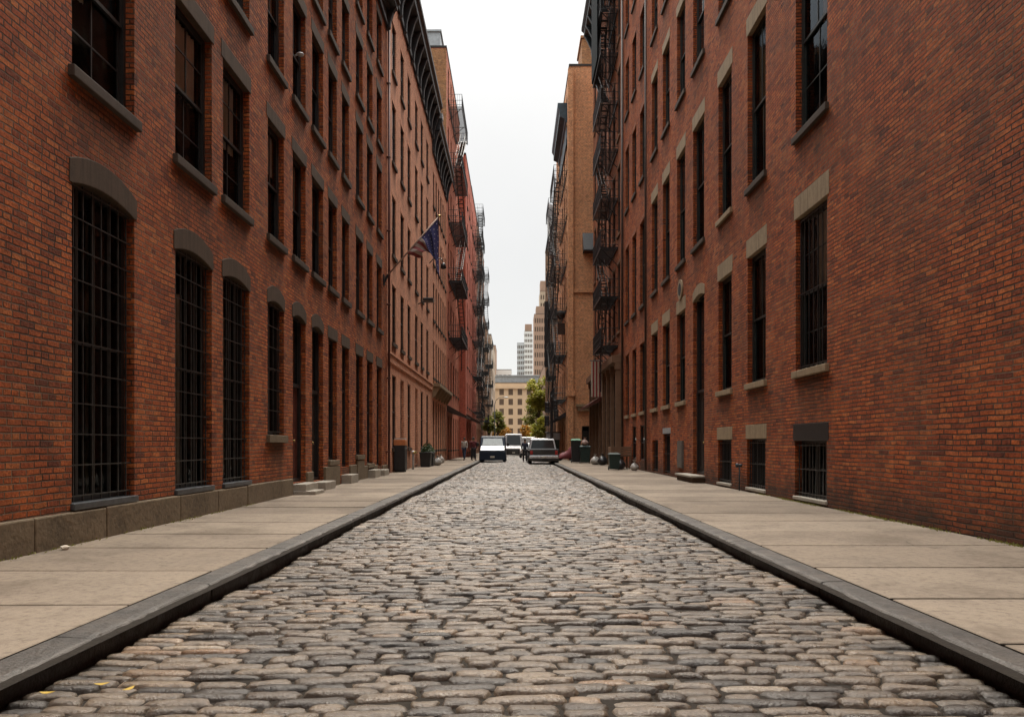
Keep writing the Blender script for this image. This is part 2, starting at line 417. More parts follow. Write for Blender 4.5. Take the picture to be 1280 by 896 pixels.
def arch_mesh(w, h, mat, rise=.11, t=.28, rise2=.17, ov=.06):
    n = 12; lo = []; hi = []
    for i in range(n+1):
        q = -1+2*i/n
        lo.append((w/2*q, h-.012-rise*q*q)); hi.append(((w/2+ov)*q, h-.012-rise+t+rise2*(1-q*q)))
    pts = [(lo[0][0]-ov, lo[0][1])]+lo+[(lo[-1][0]+ov, lo[-1][1])]+hi[::-1]
    mb = MB(); mb.prism(pts, 'y', -.010, .2); return mb.mesh('lintel', mat)
def simple_frame(w, h, mat):
    mb = MB(); x = w/2; mb.ringframe(-x, x, 0, h, .07, .045, .12); mb.box(-x+.07, x-.07, .055, .105, h*.5-.03, h*.5+.03)
    return mb.mesh('window_frame', mat)
def simple_pane(w, h, mat, bars=False):
    mb = MB(); x = w/2-.03; y = .16 if bars else .08
    mb.quad((-x,y,.03),(x,y,.03),(x,y,h-.03),(-x,y,h-.03)); return mb.mesh('window_pane', mat)
def door_frame(w, h, mat, leaf_h):
    mb = MB(); x = w/2
    mb.ringframe(-x, x, 0, h, .08, .12, .26)
    mb.box(-x+.08, x-.08, .13, .25, leaf_h, leaf_h+.09)
    return mb.mesh('door_frame', mat)
def leaf_mesh(w, leaf_h, mat):
    mb = MB(); x = w/2-.082; mb.box(-x, x, .19, .24, .012, leaf_h-.004)
    for s in (-1, 1):
        for z0, z1 in ((.2, leaf_h*.42), (leaf_h*.5, leaf_h-.18)):
            a, b = sorted((s*.06, s*(x-.09))); mb.ringframe(a, b, z0, z1, .035, .172, .189)
    mb.box(-.012, .012, .18, .1895, .02, leaf_h-.02)
    return mb.mesh('door_leaf', mat)

def place_window(parent, ploc, side, xw, ya, yb, za, zb, sp, top=False):
    """side l/r/f; opening on wall plane xw from ya to yb (along the wall) and za to zb"""
    w = round(yb-ya, 2); h = round(zb-za, 2); c = (ya+yb)/2
    loc = {'l': (xw, c, za), 'r': (xw, c, za), 'f': (c, xw, za)}[side]
    rot = {'l': PI/2, 'r': -PI/2, 'f': 0}[side]
    loc = tuple(a-b for a, b in zip(loc, ploc))
    k = sp.get('kind', 'sash'); fm = sp.get('frame', 'frame_black'); gl = sp.get('glass', 'glass_dark')
    if k == 'door':
        lh = min(h-.35, sp.get('leaf', 2.3))
        o = add('doorway', cached(('df', w, h, fm, lh), lambda: door_frame(w, h, fm, lh)), parent, loc, rot)
        add('door', cached(('dl', w, lh, sp.get('door', 'door_dark')), lambda: leaf_mesh(w, lh, sp.get('door', 'door_dark'))), o)
        def hm():
            mb = MB(); mb.tube((.06,.16,1.0),(.06,.19,1.0),.012,8); mb.ell((.06,.145,1.0),(.032,.025,.032)); return mb.mesh('handle', 'brass', True)
        add('handle', cached('dh', hm), o)
        def pm():
            mb = MB(); mb.quad((-w/2+.06,.19,lh+.06),(w/2-.06,.19,lh+.06),(w/2-.06,.19,h-.06),(-w/2+.06,.19,h-.06)); return mb.mesh('transom_pane', gl)
        add('transom_pane', cached(('dp', w, h, lh, gl), pm), o)
    elif k == 'bars':
        o = add('window', cached(('gf', w, h, fm), lambda: grid_frame(w, h, fm)), parent, loc, rot)
        add('pane', cached(('gp', w, h, gl), lambda: simple_pane(w, h, gl, True)), o, (0, .015, 0))
        nv, nh = sp.get('n', (5, 11))
        add('grille', cached(('gr', w, h, nv, nh), lambda: grille_mesh(w, h, nv, nh, sp.get('gmat', 'grille_steel'))), o)
    elif k == 'simple':
        o = add('window', cached(('sf', w, h, fm), lambda: simple_frame(w, h, fm)), parent, loc, rot)
        add('pane', cached(('sp', w, h, gl), lambda: simple_pane(w, h, gl)), o)
    else:
        mu = sp.get('muntin', 1)
        o = add('window', cached(('f', w, h, fm, mu), lambda: sash_frame(w, h, fm, mu)), parent, loc, rot)
        add('pane', cached(('p', w, h, gl), lambda: sash_pane(w, h, gl)), o)
        if sp.get('grille'):
            nv, nh = sp['grille']
            add('grille', cached(('gr', w, h, nv, nh), lambda: grille_mesh(w, h, nv, nh, 'iron')), o)
    cu = sp.get('curtain')
    if cu:
        z0, z1, x0, x1 = cu
        add('curtain', curtain_mesh(w, h*z0, h*z1, -w/2+w*x0, -w/2+w*x1), o)
    s = sp.get('sill')
    if s:
        so = add('sill', cached(('s', w, s, sp.get('sov', .08)), lambda: sill_mesh(w, s, sp.get('st', .13), sp.get('spj', .075), sp.get('sov', .08))), o)
        if sp.get('bev'): bev(so, .012)
    l = sp.get('lintel')
    if l:
        lt = sp.get('lt', .3)
        if sp.get('arch'): lo = add('lintel', cached(('a', w, h, l), lambda: arch_mesh(w, h, l)), o)
        else: lo = add('lintel', cached(('l', w, h, l, lt), lambda: lintel_mesh(w, h, l, lt)), o)
        if sp.get('bev'): bev(lo, .01)
    return o

def facade(mb, side, xw, a0, a1, z0, z1, holes, m=0, mi=1):
    def P(a, z, d):
        return {'l': (xw-d, a, z), 'r': (xw+d, a, z), 'f': (a, xw+d, z)}[side]
    ys = sorted({a0, a1, *[q for h in holes for q in h[:2]]}); zs = sorted({z0, z1, *[q for h in holes for q in h[2:4]]})
    for i in range(len(ys)-1):
        yc = (ys[i]+ys[i+1])/2
        hs = [h for h in holes if h[0] < yc < h[1]]
        run = None
        for k in range(len(zs)-1):
            zc = (zs[k]+zs[k+1])/2
            if any(h[2] < zc < h[3] for h in hs):
                continue
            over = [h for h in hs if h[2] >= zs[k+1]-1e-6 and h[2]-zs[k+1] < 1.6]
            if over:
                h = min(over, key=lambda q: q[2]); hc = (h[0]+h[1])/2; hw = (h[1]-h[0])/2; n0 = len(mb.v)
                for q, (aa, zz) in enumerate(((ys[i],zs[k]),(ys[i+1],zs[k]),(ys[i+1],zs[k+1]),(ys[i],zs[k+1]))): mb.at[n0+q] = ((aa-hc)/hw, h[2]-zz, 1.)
            mb.quad(P(ys[i], zs[k], 0), P(ys[i+1], zs[k], 0), P(ys[i+1], zs[k+1], 0), P(ys[i], zs[k+1], 0), m)
    for a, b, c, e, dep, back in holes:
        def tun(d0, d1, mm):
            mb.quad(P(a,c,d0), P(a,c,d1), P(a,e,d1), P(a,e,d0), mm); mb.quad(P(b,c,d0), P(b,c,d1), P(b,e,d1), P(b,e,d0), mm)
            mb.quad(P(a,c,d0), P(b,c,d0), P(b,c,d1), P(a,c,d1), mm); mb.quad(P(a,e,d0), P(b,e,d0), P(b,e,d1), P(a,e,d1), mm)
        tun(0, dep, m)
        if back > dep: tun(dep, back, mi)
        mb.quad(P(a,c,back), P(b,c,back), P(b,e,back), P(a,e,back), mi)

def building(name, label, side, xw, y0, y1, ztop, wins, mat, depth=13., zb=.0, cat='building', z_par=.9, roofmat='tarred', front_holes=()):
    """wins: list of (ya,yb,za,zb,spec)."""
    base = {'l': (xw-depth/2, (y0+y1)/2, 0), 'r': (xw+depth/2, (y0+y1)/2, 0), 'f': ((y0+y1)/2, xw+depth/2, 0)}[side]
    o = thing(name, label, cat, base)
    holes = []
    for ya, yb, za, zc, sp in wins:
        dep = .28 if sp.get('kind') == 'door' else .26
        holes.append((ya, yb, za, zc, dep, dep + (1.1 if sp.get('glass') == 'glass' else .02)))
    mb = MB(); facade(mb, side, xw, y0, y1, zb, ztop, holes)
    fh = []
    if side in 'lr':
        xb = xw-depth if side == 'l' else xw+depth
        xs = sorted((xw, xb))
        if front_holes:
            facade(mb, 'f', y0, xs[0], xs[1], zb, ztop, [(a, b, c, d, .26, .28) for a, b, c, d, sp in front_holes])
        else: mb.quad((xw,y0,zb),(xb,y0,zb),(xb,y0,ztop),(xw,y0,ztop))
        mb.quad((xw,y1,zb),(xb,y1,zb),(xb,y1,ztop),(xw,y1,ztop)); mb.quad((xb,y0,zb),(xb,y1,zb),(xb,y1,ztop),(xb,y0,ztop))
        bx = (xs[0], xs[1], y0, y1)
    else:
        yb_ = xw+depth
        for q in (y0, y1): mb.quad((q,xw,zb),(q,yb_,zb),(q,yb_,ztop),(q,xw,ztop))
        mb.quad((y0,yb_,zb),(y1,yb_,zb),(y1,yb_,ztop),(y0,yb_,ztop)); bx = (y0, y1, xw, yb_)
    build(mb, 'wall', [mat, 'interior'], o)
    rf = MB(); rf.quad((bx[0],bx[2],ztop-.03),(bx[1],bx[2],ztop-.03),(bx[1],bx[3],ztop-.03),(bx[0],bx[3],ztop-.03))
    # coping round the roof edge
    for x0_, x1_, ya_, yb_ in ((bx[0]-.04,bx[0]+.3,bx[2],bx[3]),(bx[1]-.3,bx[1]+.04,bx[2],bx[3])):
        rf.box(x0_, x1_, ya_-.04, yb_+.04, ztop-.02, ztop+.14)
    for ya_, yb_ in ((bx[2]-.04,bx[2]+.3),(bx[3]-.3,bx[3]+.04)):
        rf.box(bx[0]+.301, bx[1]-.301, ya_+.001, yb_-.001, ztop-.019, ztop+.139)
    build(rf, 'roof', roofmat, o)
    for ya, yb, za, zc, sp in wins: place_window(o, base, side, xw, ya, yb, za, zc, sp)
    for a, b, c, d, sp in front_holes: place_window(o, base, 'f', y0, a, b, c, d, sp)
    return o

def cornice(parent, side, xw, y0, y1, zb, zt, proj, mat, brackets=True, step=1.3):
    s = 1 if side == 'l' else -1
    H = zt-zb
    prof = [(0,0),(.10,0),(.10,H*.12),(.05,H*.16),(.05,H*.52),(.16,H*.55),(.2,H*.62),(proj*.8,H*.68),(proj*.8,H*.82),(proj,H*.9),(proj,H),(0,H)]
    mb = MB(); mb.prism([(xw+s*p, zb+z) for p, z in prof], 'y', y0, y1)
    c = build(mb, 'cornice', mat, parent)
    W0[c.name] = W0[parent.name]
    if brackets:
        b = MB(); bp = [(.04,-.1*H),(.17,-.02*H),(.2,.2*H),(proj*.55,.5*H),(proj*.78,.672*H),(.04,.672*H)]
        b.prism([(s*p, z) for p, z in bp], 'y', -.11, .11); me = b.mesh('bracket', mat)
        n = int((y1-y0)/step); w = W0[parent.name]
        for i in range(n+1):
            add('bracket', me, c, (xw-w[0], y0+.2+(y1-y0-.4)*i/n-w[1], zb-w[2]))
    return c

def fire_escape(parent, side, xw, y0, y1, levels, proj, mat='iron', fine=True, ztop_ladder=True):
    """iron balconies joined by steep stairs"""
    s = 1 if side == 'l' else -1
    X = lambda d: xw+s*d
    root = None
    w = W0[parent.name]
    def plat(z):
        mb = MB()
        for d in (.04, proj): mb.box(*sorted((X(d)-.025, X(d)+.025)), y0, y1, z-.09, z)
        n = int((y1-y0)/(.11 if fine else .19))
        for i in range(n+1):
            y = y0+(y1-y0)*i/n; mb.box(*sorted((X(.07), X(proj-.03))), y-.016, y+.016, z-.03, z-.012)
        for y in (y0+.3, (y0+y1)/2, y1-.3):
            mb.tube((X(.02), y, z-.95), (X(proj-.1), y, z-.08), .026, 5)
            mb.tube((X(.0), y, z-.11), (X(proj), y, z-.11), .025, 5)
        return mb
    def rail(z):
        mb = MB(); H = .95
        for h in (H, H*.5, .12):
            mb.tube((X(proj), y0, z+h), (X(proj), y1, z+h), .02, 5)
            for y in (y0, y1): mb.tube((X(.0), y, z+h), (X(proj), y, z+h), .02, 5)
        n = int((y1-y0)/(.08 if fine else .25))
        for i in range(n+1):
            y = y0+(y1-y0)*i/n; mb.tube((X(proj), y, z), (X(proj), y, z+H), .009 if i % 8 else .018, 4)
        for y in (y0, y1):
            for k in range(1, 6): mb.tube((X(proj*k/6), y, z), (X(proj*k/6), y, z+H), .011, 4)
        return mb
    def stair(za, zb, flip):
        mb = MB(); a, b = (y0+.35, y1-.5) if flip else (y1-.35, y0+.5)
        for d in (proj*.5, proj-.12):
            mb.tube((X(d), a, za), (X(d), b, zb), .035, 5)
            mb.tube((X(d), a, za+.85), (X(d), b, zb+.85), .018, 5)
        n = int((zb-za)/.24)
        for i in range(1, n):
            q = i/n; y = a+(b-a)*q; z = za+(zb-za)*q
            mb.box(*sorted((X(proj*.5), X(proj-.12))), y-.1, y+.1, z-.015, z+.015)
        return mb
    fr = None
    for i, z in enumerate(levels):
        mb = plat(z)
        if fr is None:
            fr = build(mb, 'fire_escape', mat, parent); W0[fr.name] = w
        else:
            build(mb, 'platform', mat, fr)
        build(rail(z), 'railing', mat, fr)
        if i < len(levels)-1: build(stair(z, levels[i+1], i % 2), 'stair', mat, fr)
    mb = MB(); d = proj-.05
    for y in (y0+.3, y0+.72): mb.tube((X(d), y, levels[0]-2.6), (X(d), y, levels[0]+.9), .022, 5)
    for k in range(11): mb.tube((X(d), y0+.3, levels[0]-2.5+k*.3), (X(d), y0+.72, levels[0]-2.5+k*.3), .013, 4)
    build(mb, 'drop_ladder', mat, fr)
    return fr

XL, XR = -5.2, 5.82
SW = .135

# ================================================================== SETTING
# ground sheet
mb = MB(); mb.quad((-900,-200,-.09),(900,-200,-.09),(900,1500,-.09),(-900,1500,-.09))
kind(build(mb, 'ground', 'earth'), 'structure')
# bed of the setts
def und(x, y): return .035*(1-(x/2.6)**2)+.012*math.sin(y*.9+x)+.012*math.sin(y*.37-x*.8)+.010*math.sin(y*2.1+x*2.3)
mb = MB(); n = 520
rb = random.Random(8)
for i in range(n):
    y0, y1 = -12+207*i/n, -12+207*(i+1)/n
    for k in range(14):
        x0, x1 = -2.56+5.18*k/14, -2.56+5.18*(k+1)/14
        mb.quad(*[(x, y, und(x, y)-.021+.004*math.sin(x*9.3+y*7.7)) for x, y in ((x0,y0),(x1,y0),(x1,y1),(x0,y1))])
kind(build(mb, 'road_bed', 'dirt'), 'structure')
mb = MB(); mb.quad((-90,195,-.03),(90,195,-.03),(90,207,-.03),(-90,207,-.03))
kind(build(mb, 'cross_road', 'asphalt'), 'structure')

def stone_field(name, ya, yb, row0, sa, sb, low):
    V = []; F = []; off = 0
    A, B = np.meshgrid(np.array(sa), np.array(sb), indexing='ij')
    na, nb = len(sa), len(sb)
    a = A.ravel(); b = B.ravel()
    quads = np.array([(i*nb+k, (i+1)*nb+k, (i+1)*nb+k+1, i*nb+k+1) for i in range(na-1) for k in range(nb-1)])
    dome = np.clip((1-np.abs(a)**12)*(1-np.abs(b)**8), 0, 1)**.40
    y = ya; r = 0
    xl0, xr0 = -2.535, 2.585
    vs = []; fs = []
    while y < yb:
        dep = rng.uniform(.082, .122)
        x = xl0 + rng.uniform(-.0, .05)
        ph = .06*math.sin(y*.55)+.5
        while x < xr0-.06:
            w = min(rng.choice([rng.uniform(.14,.22), rng.uniform(.22,.33), rng.uniform(.32,.45)], p=[.22,.5,.28]), xr0-x)
            if xr0-(x+w) < .1: w = xr0-x
            hw = w/2-rng.uniform(.002,.008); hd = dep/2-rng.uniform(.003,.008)
            cx = x+w/2; x += w
            cy = y+dep/2+.05*math.sin(cx*1.05+y*.11)+.03*math.sin(cx*2.7+y*.31)+rng.uniform(-.014,.014)
            ang = rng.normal(0, .03)+.05*math.cos(cx*1.05+y*.11)
            k = rng.uniform(.12,.5)
            px = a*hw*np.sqrt(1-k*.5*b*b)*(1+rng.uniform(-.12,.12)*b)
            py = b*hd*np.sqrt(1-.35*k*a*a*a*a)*(1+rng.uniform(-.16,.16)*a)
            top = rng.normal(0, .006)
            pz = (-.045+und(cx,cy))+(.045+top)*dome+.004*(1-b*b)-.003+rng.uniform(-.03,.03)*px+rng.uniform(-.07,.07)*py
            if not low: pz = pz+rng.normal(0,.0016,a.size)*(dome>.3); px = px+rng.normal(0,.005,a.size); py = py+rng.normal(0,.0032,a.size)
            c, s_ = math.cos(ang), math.sin(ang)
            vs.append(np.stack([np.clip(cx+c*px-s_*py, -2.55, 2.6), cy+s_*px+c*py, pz], 1)); fs.append(quads+off); off += a.size
        y += dep; r += 1
    V = np.concatenate(vs).astype(np.float32); F = np.concatenate(fs).astype(np.int32)
    me = bpy.data.meshes.new(name); me.vertices.add(len(V)); me.vertices.foreach_set('co', V.ravel())
    me.loops.add(F.size); me.loops.foreach_set('vertex_index', F.ravel())
    me.polygons.add(len(F)); me.polygons.foreach_set('loop_start', np.arange(0, F.size, 4, dtype=np.int32))
    me.polygons.foreach_set('use_smooth', np.ones(len(F), bool))
    me.materials.append(M['cobble']); me.update(calc_edges=True); me.validate()
    return kind(add(name, me), 'structure')
stone_field('cobbled_road', 1.5, 26, 0, [-1,-.97,-.86,-.5,-.1,.3,.7,.9,.98,1], [-1,-.94,-.72,-.25,.25,.72,.94,1], False)
stone_field('cobbled_road', 26, 80, 0, [-1,-.85,-.3,.3,.85,1], [-1,-.7,0,.7,1], True)
stone_field('cobbled_road', 80, 195, 0, [-1,-.7,.7,1], [-1,-.5,.5,1], True)
stone_field('cobbled_road', -12, 1.5, 0, [-1,-.7,.7,1], [-1,-.5,.5,1], True)

# kerbs
def kerb(xf, s):
    mb = MB(); y = -12.
    r = random.Random(3 if s > 0 else 5)
    while y < 194:
        L = r.uniform(1.7, 2.9); y1 = min(y+L, 194.5)
        dz = r.uniform(-.004,.004); dx = r.uniform(-.006,.006); wid = .225 if s > 0 else .235
        rings = []
        n = 18 if y < 20 else 4 if y < 50 else 2
        for i in range(n+1):
            q = i/n; yy = y+.004+(y1-y-.008)*q
            e = .012 if i in (0, n) else 0
            j = r.gauss(0,.0045)-(r.random() < .08)*.014; jz = r.gauss(0,.003)-(r.random() < .08)*.01
            rings.append([(xf+s*(dx), yy, -.12), (xf+s*(dx+j), yy, SW-.055+dz), (xf+s*(dx+.007+j+e*.4), yy, SW-.024+dz+jz), (xf+s*(dx+.024+j), yy, SW-.006+dz+jz-e*.4),
                          (xf+s*(.055+dx), yy, SW+dz+jz*.4-e*.3), (xf+s*wid, yy, SW+.002+dz), (xf+s*wid, yy, -.12)])
        mb.loft(rings); y = y1
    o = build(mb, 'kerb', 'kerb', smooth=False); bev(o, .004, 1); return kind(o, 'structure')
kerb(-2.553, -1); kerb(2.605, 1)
# sidewalks: slabs with open joints on a dirt bed
def sidewalk(x0, x1, seed):
    r = random.Random(seed); mb = MB(); y = -12.; g = .023
    xm = x0+(x1-x0)*r.uniform(.5,.56)
    while y < 194:
        L = r.uniform(1.25, 1.65) if y < 60 else 3.; y1 = y+L
        sk = r.uniform(-.02,.02)
        t = SW+r.uniform(-.003,.003); tl = r.uniform(-.004,.004)
        for a, b in ((x0, x1),):
            mb.loft([[(a+g,y+g,-.03),(b-g,y+g+sk,-.03),(b-g,y1-g+sk,-.03),(a+g,y1-g,-.03)], [(a+g,y+g,t-.0061),(b-g,y+g+sk,t-.0061+tl),(b-g,y1-g+sk,t-.0061+tl),(a+g,y1-g,t-.0061)]], 1, False)
            mb.loft([[(a+g,y+g,t-.006),(b-g,y+g+sk,t-.006+tl),(b-g,y1-g+sk,t-.006+tl),(a+g,y1-g,t-.006)],
                     [(a+g+.006,y+g+.006,t),(b-g-.006,y+g+sk+.006,t+tl),(b-g-.006,y1-g+sk-.006,t+tl),(a+g+.006,y1-g-.006,t)]])
        y = y1
    kind(build(mb, 'sidewalk', ['concrete', 'dirt']), 'structure')
    mb = MB(); mb.quad((x0-.3,-12,SW-.02),(x1+.3,-12,SW-.02),(x1+.3,194.3,SW-.02),(x0-.3,194.3,SW-.02))
    kind(build(mb, 'sidewalk_bed', 'dirt'), 'structure')
sidewalk(-5.2, -2.785, 1); sidewalk(2.835, 5.84, 2)

# ================================================================== BUILDINGS
BS, BL = 'brown_sill', 'brownstone'
# ---- left warehouse --------------------------------------------------------
cols = [(8.93,10.40),(11.65,13.06),(13.56,14.91),(16.02,17.15),(17.83,18.93),(19.53,20.66),(21.25,22.25),(22.92,23.88),(24.95,26.05),(26.8,27.85),(28.7,29.76)]
up = [(5.73,8.22),(9.48,11.95),(12.85,14.85),(15.85,17.75)]
wins = []
curt = {(0,0):(.45,.97,.1,.45), (1,0):(.5,.97,.06,.9), (2,0):(.45,.97,.06,.85), (1,1):(.5,.97,.06,.6), (3,1):(.5,.97,.06,.9), (4,0):(.5,.97,.1,.9), (6,0):(.5,.97,.06,.9), (5,1):(.3,.97,.06,.5)}
gb = [.60,.60,.60,1.5,.40,.36,.85,.62,.95,.62,.5]
for i, (a, b) in enumerate(cols):
    near = i < 7
    zt = 4.42 if i else 4.5
    sp = dict(lintel=BL, arch=i < 6, bev=near, lt=.32)
    if i < 3: sp.update(kind='bars', sill='sill_metal', st=.07, spj=.05, sov=.03, glass='glass', n=(7, 11))
    elif i == 3: sp.update(kind='bars', sill='plinth', st=.15, n=(3, 7), glass='glass')
    elif i in (4,): sp.update(kind='door', door='door_red')
    elif i in (5, 7, 10): sp.update(kind='door', door='door_dark')
    else: sp.update(kind='sash', sill='plinth')
    if i == 1: sp['curtain'] = (.02,.82,.42,.62)
    if i == 0: sp['curtain'] = (.02,.9,.5,.62)
    if i == 2: sp['curtain'] = (.04,.8,.35,.5)
    wins.append((a, b, gb[i], zt if i < 6 else 4.32, sp))
    for k, (za, zb) in enumerate(up):
        d = dict(lintel=BL, sill=BS, bev=near and k < 2, muntin=2 if i < 3 else 1, lt=.3)
        if i < 7 and k < 2: d['glass'] = 'glass'
        if (i, k) in curt: d['curtain'] = curt[(i, k)]
        elif i < 7 and k < 2 and (i*7+k*3) % 4 == 1: d['curtain'] = (.62+.06*(i % 3),.97,.06,.94)
        wins.append((a, b, za, zb, d))
L1 = building('brick_warehouse', 'red brick warehouse with tall barred arched ground windows and dark brownstone sills', 'l', XL, 6.6, 31.1, 19.0, wins, 'brick_l1', depth=15)
cornice(L1, 'l', XL, 6.7, 31.0, 18.2, 19.35, .55, 'cornice', step=2.2)
# plinth: long course then blocks between the doors
def pl(y0, y1, z, p=.055):
    mb = MB(); mb.box(XL-.05, XL+p, y0, y1, .0, z); bev(build(mb, 'plinth_block', 'plinth', L1), .02)
r = random.Random(4); y = 6.65
while y < 17.7:
    y1 = min(y+r.uniform(1.3,2.2), 17.72)
    if 17.72-y1 < .5: y1 = 17.72
    pl(y, y1-.006, .52+r.uniform(-.006,.006), .055+r.uniform(-.005,.005)); y = y1
for q in ((18.95,19.5,.62),(20.7,22.4,.70,.07),(23.9,24.85,.66),(24.95,26.1,.80,.06),(26.12,26.75,.58),(27.9,28.65,.55),(29.8,31.05,.5)): pl(*q)
for a, b, z, p in ((17.8,18.93,.38,.32),(17.75,18.6,.22,.55),(19.53,20.66,.34,.35),(22.85,23.9,.40,.3),(26.8,27.85,.42,.3),(28.7,29.76,.36,.3)):
    mb = MB(); mb.box(XL-.3, XL+p, a+.01, b-.01, .02, z); bev(build(mb, 'step', 'step', L1), .015)
# downpipe between the two left buildings
mb = MB(); mb.tube((XL+.09,31.0,.2),(XL+.09,31.0,18.2),.05,8)
for z in (1,4,7,10,13,16): mb.box(XL, XL+.15, 30.93, 31.07, z, z+.05)
build(mb, 'downpipe', 'door_red', L1, True)
# small white lamp bracket at a third floor window
mb = MB(); mb.tube((XL-.02,18.0,10.5),(XL+.1,18.0,10.55),.02,6); mb.ell((XL+.13,18.0,10.54),(.09,.08,.045))
build(mb, 'bracket_lamp', 'grey_metal', L1, True)

# ---- generic rows
def grid(cols, rows, spec, over=None):
    out = []
    for k, (za, zb) in enumerate(rows):
        for i, (a, b) in enumerate(cols):
            d = dict(spec)
            if over:
                q = over(i, k)
                if q is None: continue
                d.update(q)
            out.append((a, b, za, zb, d))
    return out
def pitch(y0, y1, n, w):
    p = (y1-y0)/n
    return [(y0+p*(i+.5)-w/2, y0+p*(i+.5)+w/2) for i in range(n)]
# ---- pink painted loft
c2 = [(32.3,33.35),(34.7,35.75),(37.0,38.05),(39.8,40.85),(42.2,43.25),(44.9,45.95)]
r2 = [(1.15,4.3),(5.65,8.15),(9.4,11.95),(13.35,15.95),(17.2,19.35)]
w2 = grid(c2, r2, dict(sill=BS, lintel='brick_l2', lt=.16, frame='frame_black', kind='simple'), lambda i, k: dict(kind='door', sill=None, door='door_dark') if (k == 0 and i in (1, 3)) else {})
w2 = [(a, b, (.3 if s.get('kind') == 'door' else za), zb, s) for a, b, za, zb, s in w2]
L2 = building('painted_loft', 'pale pink painted loft building with charcoal bracketed cornice beside the red warehouse', 'l', XL, 31.1, 48, 21.6, w2, 'brick_l2')
cornice(L2, 'l', XL, 31.2, 47.9, 20.6, 22.7, .68, 'cornice')
mb = MB(); mb.box(XL-.02, XL+.06, 31.2, 47.9, 4.75, 5.05); mb.box(XL-.02, XL+.10, 31.2, 47.9, 5.06, 5.14); build(mb, 'string_course', 'brick_l2', L2)
# ---- tan painted loft
c3 = pitch(48.2, 57.8, 6, .85)
r3 = [(1.0,4.2),(5.6,8.0),(9.3,11.7),(12.9,15.3),(16.6,18.8)]
w3 = grid(c3, r3, dict(sill=BS, lintel='brick_l3', lt=.16, frame='frame_black', kind='simple'))
L3 = building('painted_loft', 'tan painted loft with dark cornice, white capped end and ornate shopfront brackets', 'l', XL, 48, 58, 20.6, w3, 'brick_l3')
cornice(L3, 'l', XL, 48.05, 57.9, 19.9, 21.9, .62, 'cornice')
mb = MB(); mb.box(XL-.02, XL+.66, 48.0, 48.5, 21.92, 22.25); build(mb, 'cornice_cap', 'grey_metal', L3)
mb = MB()
for i in range(6):
    y = 48.3+i*1.88; mb.prism([(XL, 4.3),(XL+.1,4.3),(XL+.45,4.9),(XL+.45,5.0),(XL,5.0)], 'y', y-.09, y+.09)
mb.box(XL, XL+.5, 48.1, 57.9, 5.01, 5.2)
build(mb, 'shopfront_cornice', 'sandstone', L3)
# ---- tall salmon building with a brown end wall
c4 = pitch(58.6, 71.4, 5, 1.0); r4 = [(.9,3.6)]+[(5.6+4.55*k, 8.1+4.55*k) for k in range(6)]
w4 = grid(c4, r4, dict(sill=BS, kind='simple', frame='frame_black'))
L4 = building('apartment_building', 'tall salmon brick building with brown end wall and black fire escape', 'l', XL, 58, 72, 31.6, w4, 'brick_l4')
mb = MB(); mb.box(XL-8, XL+.012, 57.96, 57.99, 0, 31.5); build(mb, 'end_wall', 'brick_brown', L4)
mb = MB(); mb.box(XL-2.2, XL-.5, 58.4, 61, 31.5, 33.0); mb.box(XL-2.3, XL-.4, 58.3, 61.1, 33.01, 33.15); build(mb, 'roof_bulkhead', 'grey_metal', L4)
fire_escape(L4, 'l', XL, 60, 67.5, [9.8,14.3,18.9,23.4,28.0], 1.05)
mb = MB(); mb.prism([(XL,4.4),(XL+1.5,3.55),(XL+1.5,3.4),(XL+.05,3.9),(XL,3.9)], 'y', 58.6, 64); build(mb, 'awning', 'frame_brown', L4)
# ---- scarlet
c5 = pitch(73, 91.5, 6, 1.1); r5 = [(.6,3.6)]+[(5+3.9*k, 7.4+3.9*k) for k in range(6)]
L5 = building('apartment_building', 'scarlet painted building standing slightly forward of its neighbours', 'l', -4.62, 72, 92, 28.8, grid(c5, r5, dict(sill=BS, kind='simple')), 'brick_l5')
fire_escape(L5, 'l', -4.62, 84, 90, [5.0+3.9*k for k in range(6)], 1.0, 'iron_teal', False)
mb = MB(); mb.prism([(-4.62,4.3),(-3.3,3.5),(-3.3,3.35),(-4.57,3.9),(-4.62,3.9)], 'y', 73, 82); build(mb, 'awning', 'frame_brown', L5)
# ---- umber with many fire escapes
c6 = pitch(92.5, 129.5, 12, 1.2); r6 = [(.5,3.6)]+[(5+3.6*k, 7.3+3.6*k) for k in range(7)]
L6 = building('tenement', 'long umber brick tenement hung with two stacks of dark iron fire escapes', 'l', XL, 92, 130, 32.5, grid(c6, r6, dict(kind='simple')), 'brick_l6')
fire_escape(L6, 'l', XL, 94, 100, [4.9+3.6*k for k in range(8)], 1.3, 'iron_teal', False)
fire_escape(L6, 'l', XL, 112, 118, [4.9+3.6*k for k in range(7)], 1.3, 'iron_teal', False)
c7 = pitch(130.5, 159.5, 9, 1.3); r7 = [(.5,3.6)]+[(5+3.5*k, 7.2+3.5*k) for k in range(5)]
L7 = building('tenement', 'lower grey brown tenement with one dark fire escape, past the umber tenement', 'l', XL, 130, 160, 23.5, grid(c7, r7, dict(kind='simple')), 'brick_r4')
fire_escape(L7, 'l', XL, 133, 140, [4.9+3.5*k for k in range(5)], 1.3, 'iron_teal', False)
L8 = building('corner_building', 'tan corner building at the far left end of the cobbled street', 'l', -4.9, 160, 193, 24.5, grid(pitch(161,192,9,1.4), [(.5,3.6)]+[(5+3.6*k,7.2+3.6*k) for k in range(5)], dict(kind='simple')), 'far_tan',
    front_holes=[(-4.9-2.6-2.6*i, -4.9-1.2-2.6*i, 5+3.6*k, 7.2+3.6*k, dict(kind='simple')) for i in range(3) for k in range(5)])

